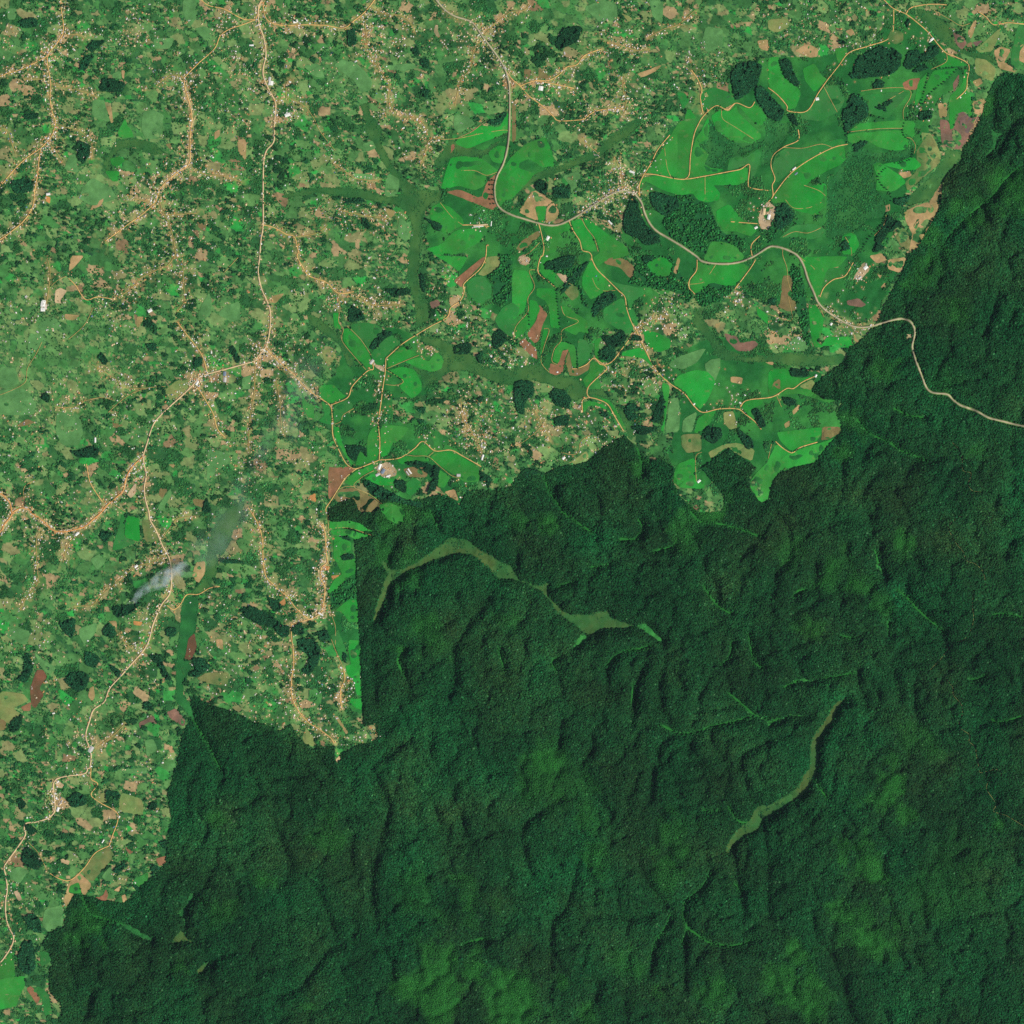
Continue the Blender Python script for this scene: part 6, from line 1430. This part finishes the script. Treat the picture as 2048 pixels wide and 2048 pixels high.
# ---------------------------------------------------------------- buildings
def house_parts():
    # unit footprint 1 x 1, wall height 1, gabled roof with eaves
    wv = [(-.5, -.5, 0), (.5, -.5, 0), (.5, .5, 0), (-.5, .5, 0), (-.5, -.5, 1), (.5, -.5, 1), (.5, .5, 1), (-.5, .5, 1), (-.5, 0, 1.62), (.5, 0, 1.62)]
    wf = [(0, 1, 5, 4), (1, 2, 6, 9, 5), (2, 3, 7, 6), (3, 0, 4, 8, 7)]
    e = .56; rvv = [(-e, -e, .96), (e, -e, .96), (e, 0, 1.70), (-e, 0, 1.70), (-e, e, .96), (e, e, .96), (-e, -e, .88), (e, -e, .88), (e, 0, 1.62), (-e, 0, 1.62), (-e, e, .88), (e, e, .88)]
    rf = [(0, 1, 2, 3), (3, 2, 5, 4), (7, 6, 9, 8), (8, 9, 10, 11), (0, 6, 7, 1), (4, 5, 11, 10), (1, 7, 8, 2), (2, 8, 11, 5), (0, 3, 9, 6), (3, 4, 10, 9)]
    return wv, wf, rvv, rf
wv, wf, rvv, rf = house_parts()
wme = bpy.data.meshes.new('wall'); wme.from_pydata(wv, [], wf); wme.materials.append(M_wall)
RM = {}; HM = {}
for k, m in ROOF.items():
    r_ = bpy.data.meshes.new('roof'); r_.from_pydata(rvv, [], rf); r_.materials.append(m); RM[k] = r_
    h_ = bpy.data.meshes.new('house'); h_.from_pydata(wv+rvv, [], wf+[tuple(i+len(wv) for i in f) for f in rf]); h_.materials.append(M_wall); h_.materials.append(m)
    for i, pl in enumerate(h_.polygons): pl.material_index = 0 if i < len(wf) else 1
    HM[k] = h_
for x, y, L, W, a, kd, wd in big:
    e = bpy.data.objects.new('long_building', None); COL.objects.link(e); e.location = (float(wx(x)), float(wy(y)), float(hgt(x, y))+1.5)
    e.rotation_euler.z = a; e.scale = (L, W, 5.0); tag(e, wd, 'building', 'large roofed buildings')
    put('wall', wme, parent=e); put('roof', RM[kd], parent=e)
order = np.argsort([-h[2]*h[3]*(1.0 if 0 < h[0] < 2048 and 0 < h[1] < 2048 else 0) for h in hs])
RC = {'white': 'white', 'grey': 'grey', 'tan': 'dusty tan', 'rust': 'rusty', 'blue': 'blue'}
NT = 235
for i in order[:NT]:
    x, y, L, W, a, kd, hb = hs[i]
    o = put('village_house', HM[kd], (float(wx(x)), float(wy(y)), float(hgt(x, y))+.8)); o.rotation_euler.z = a; o.scale = (L, W, 3.2)
    dx = x-hub_xy[hb][0]; dy = hub_xy[hb][1]-y; dd = math.hypot(dx, dy)
    dr = DIRS[int(((math.degrees(math.atan2(dy, dx))+22.5) % 360)//45)]
    wh = short(hb).split(); pos = f'on the {dr} side of' if dd > 6 else 'in the heart of'
    lab = f'{RC[kd]} roofed house {pos} '+' '.join(wh)
    if len(lab.split()) > 16: lab = f'{RC[kd]} roofed house {dr} in '+' '.join(wh)
    tag(o, lab, 'house', 'houses: '+lab)
# the thousands of others, too many to single out
rest = [hs[i] for i in order[NT:]]
base = np.array(wv+rvv); nb = len(base)
R_ = np.array([(h[0], h[1], h[2], h[3], h[4]) for h in rest]); ca, sa = np.cos(R_[:, 4]), np.sin(R_[:, 4])
bx = base[None, :, 0]*R_[:, 2:3]; by = base[None, :, 1]*R_[:, 3:4]; bz = np.broadcast_to(base[None, :, 2]*3.0, bx.shape)
VX = wx(R_[:, 0])[:, None]+bx*ca[:, None]-by*sa[:, None]; VY = wy(R_[:, 1])[:, None]+bx*sa[:, None]+by*ca[:, None]; VZ = hgt(R_[:, 0], R_[:, 1])[:, None]+.8+bz
F4 = [(0, 1, 5, 4), (1, 2, 6, 5), (2, 3, 7, 6), (3, 0, 4, 7)]+[tuple(i+10 for i in f) for f in rf]
F4 = np.array(F4); FF = (F4[None]+(np.arange(len(rest))*nb)[:, None, None]).reshape(-1, 4)
me = mesh_np('roof_scatter', np.stack([VX, VY, VZ], 2).reshape(-1, 3), FF, [M_blend])
rc = {'white': lin(240, 240, 234), 'grey': lin(200, 198, 194), 'tan': lin(226, 202, 158), 'rust': lin(204, 150, 98), 'blue': lin(110, 140, 180)}
cc = np.array([rc[h[5]] for h in rest])*np.exp(rng.normal(0, .12, len(rest)))[:, None]
CCC = np.empty((len(rest), nb, 3)); CCC[:, :10] = lin(196, 172, 128); CCC[:, 10:] = np.clip(cc, 0, .95)[:, None]
color_attr(me, 'cover', CCC.reshape(-1, 3))
tag(put('village_roofs', me), 'thousands of tiny pale and rusty roofs sprinkled along the village streets', kind='stuff')

# ---------------------------------------------------------------- smoke of the field fire and its drift
def smoke(name, path, dens, col, flat, zb, lab, nscale, lo=.42, hi=.62):
    pts = [P('t%s %s' % (t, xy))[0]+(r/3.7734,) for t, xy, r in path]; K = 28; V = []; F = []
    for i, (x, y, r) in enumerate(pts):
        a = pts[max(0, i-1)]; b = pts[min(len(pts)-1, i+1)]; tx, ty = b[0]-a[0], b[1]-a[1]; l = math.hypot(tx, ty)+1e-9; nx_, ny_ = -ty/l, tx/l
        for k in range(K):
            th = 2*math.pi*k/K; rr = r*(1+.28*math.sin(th*3+i*1.7)*math.sin(i*.9+1)+.12*math.sin(th*7+i)); ox = math.cos(th)*rr; oz = math.sin(th)*rr*SC*flat
            V.append((float(wx(x+nx_*ox)), float(wy(y+ny_*ox)), zb+i*flat*8+pts[i][2]*SC*flat+oz))
    N = len(pts)
    for i in range(N-1):
        for k in range(K): F.append((i*K+k, i*K+(k+1) % K, (i+1)*K+(k+1) % K, (i+1)*K+k))
    F.append(tuple(range(K))[::-1]); F.append(tuple((N-1)*K+k for k in range(K)))
    me = bpy.data.meshes.new(name); me.from_pydata(V, [], F)
    bm = bmesh.new(); bm.from_mesh(me); bmesh.ops.recalc_face_normals(bm, faces=bm.faces); bm.to_mesh(me); bm.free(); me.update()
    m = bpy.data.materials.new(name); m.use_nodes = True; t = m.node_tree; t.nodes.clear()
    o = t.nodes.new('ShaderNodeOutputMaterial'); v = t.nodes.new('ShaderNodeVolumePrincipled'); v.inputs['Color'].default_value = (*col, 1); v.inputs['Anisotropy'].default_value = .2
    g = t.nodes.new('ShaderNodeNewGeometry'); n = t.nodes.new('ShaderNodeTexNoise'); n.inputs['Scale'].default_value = nscale; n.inputs['Detail'].default_value = 5
    r = t.nodes.new('ShaderNodeMapRange'); r.inputs[1].default_value = lo; r.inputs[2].default_value = hi; r.inputs[3].default_value = 0; r.inputs[4].default_value = dens
    t.links.new(g.outputs['Position'], n.inputs['Vector']); t.links.new(n.outputs[0], r.inputs[0]); t.links.new(r.outputs[0], v.inputs['Density']); t.links.new(v.outputs[0], o.inputs['Volume'])
    me.materials.append(m)
    tag(put(name, me), lab, kind='stuff')
smoke('smoke', [('02', '955,693', 5), ('02', '985,685', 14), ('02', '1020,668', 24), ('02', '1040,635', 30), ('02', '1075,600', 34), ('02', '1120,570', 42), ('02', '1170,548', 50), ('02', '1225,518', 58), ('02', '1300,470', 64), ('02', '1370,420', 50), ('02', '1420,380', 20)],
      .021, (.86, .94, 1.0), .5, 40, 'white smoke plume rising from the dark woods and blowing northeast', .014, .38, .60)
smoke('smoke', [('02', '1200,545', 20), ('02', '1290,480', 70), ('02', '1400,400', 105), ('02', '1520,320', 120), ('02', '1640,230', 130), ('02', '1730,110', 130), ('01', '1800,1900', 120), ('01', '1850,1750', 90), ('01', '1890,1650', 30)],
      .0023, (.88, .94, 1.0), .35, 90, 'thin bluish smoke drifting northeast over the green valley', .0045, .38, .66)

smoke('smoke', [('11', '-60,1700', 30), ('11', '60,1560', 110), ('11', '200,1320', 150), ('11', '330,1080', 160), ('11', '420,860', 120), ('11', '480,700', 40)],
      .0014, (.88, .94, 1.0), .35, 120, 'faint high smoke veil northeast of the smoky valley hamlets', .004, .38, .66)

# ---------------------------------------------------------------- the air between the camera and the land
if HAZE > 0:
    hv = [(x*60000, y*60000, z_) for z_ in (-120, CAM_H+1000) for x, y in ((-1, -1), (1, -1), (1, 1), (-1, 1))]
    me = bpy.data.meshes.new('haze'); me.from_pydata(hv, [], [(3, 2, 1, 0), (4, 5, 6, 7), (0, 1, 5, 4), (1, 2, 6, 5), (2, 3, 7, 6), (3, 0, 4, 7)]); me.update()
    m = bpy.data.materials.new('haze'); m.use_nodes = True; t = m.node_tree; t.nodes.clear()
    o = t.nodes.new('ShaderNodeOutputMaterial'); v = t.nodes.new('ShaderNodeVolumePrincipled'); v.inputs['Color'].default_value = (.55, .78, .95, 1); v.inputs['Density'].default_value = HAZE
    t.links.new(v.outputs[0], o.inputs['Volume']); me.materials.append(m)
    tag(put('haze', me), 'thin bluish air lying over the whole land', kind='stuff')
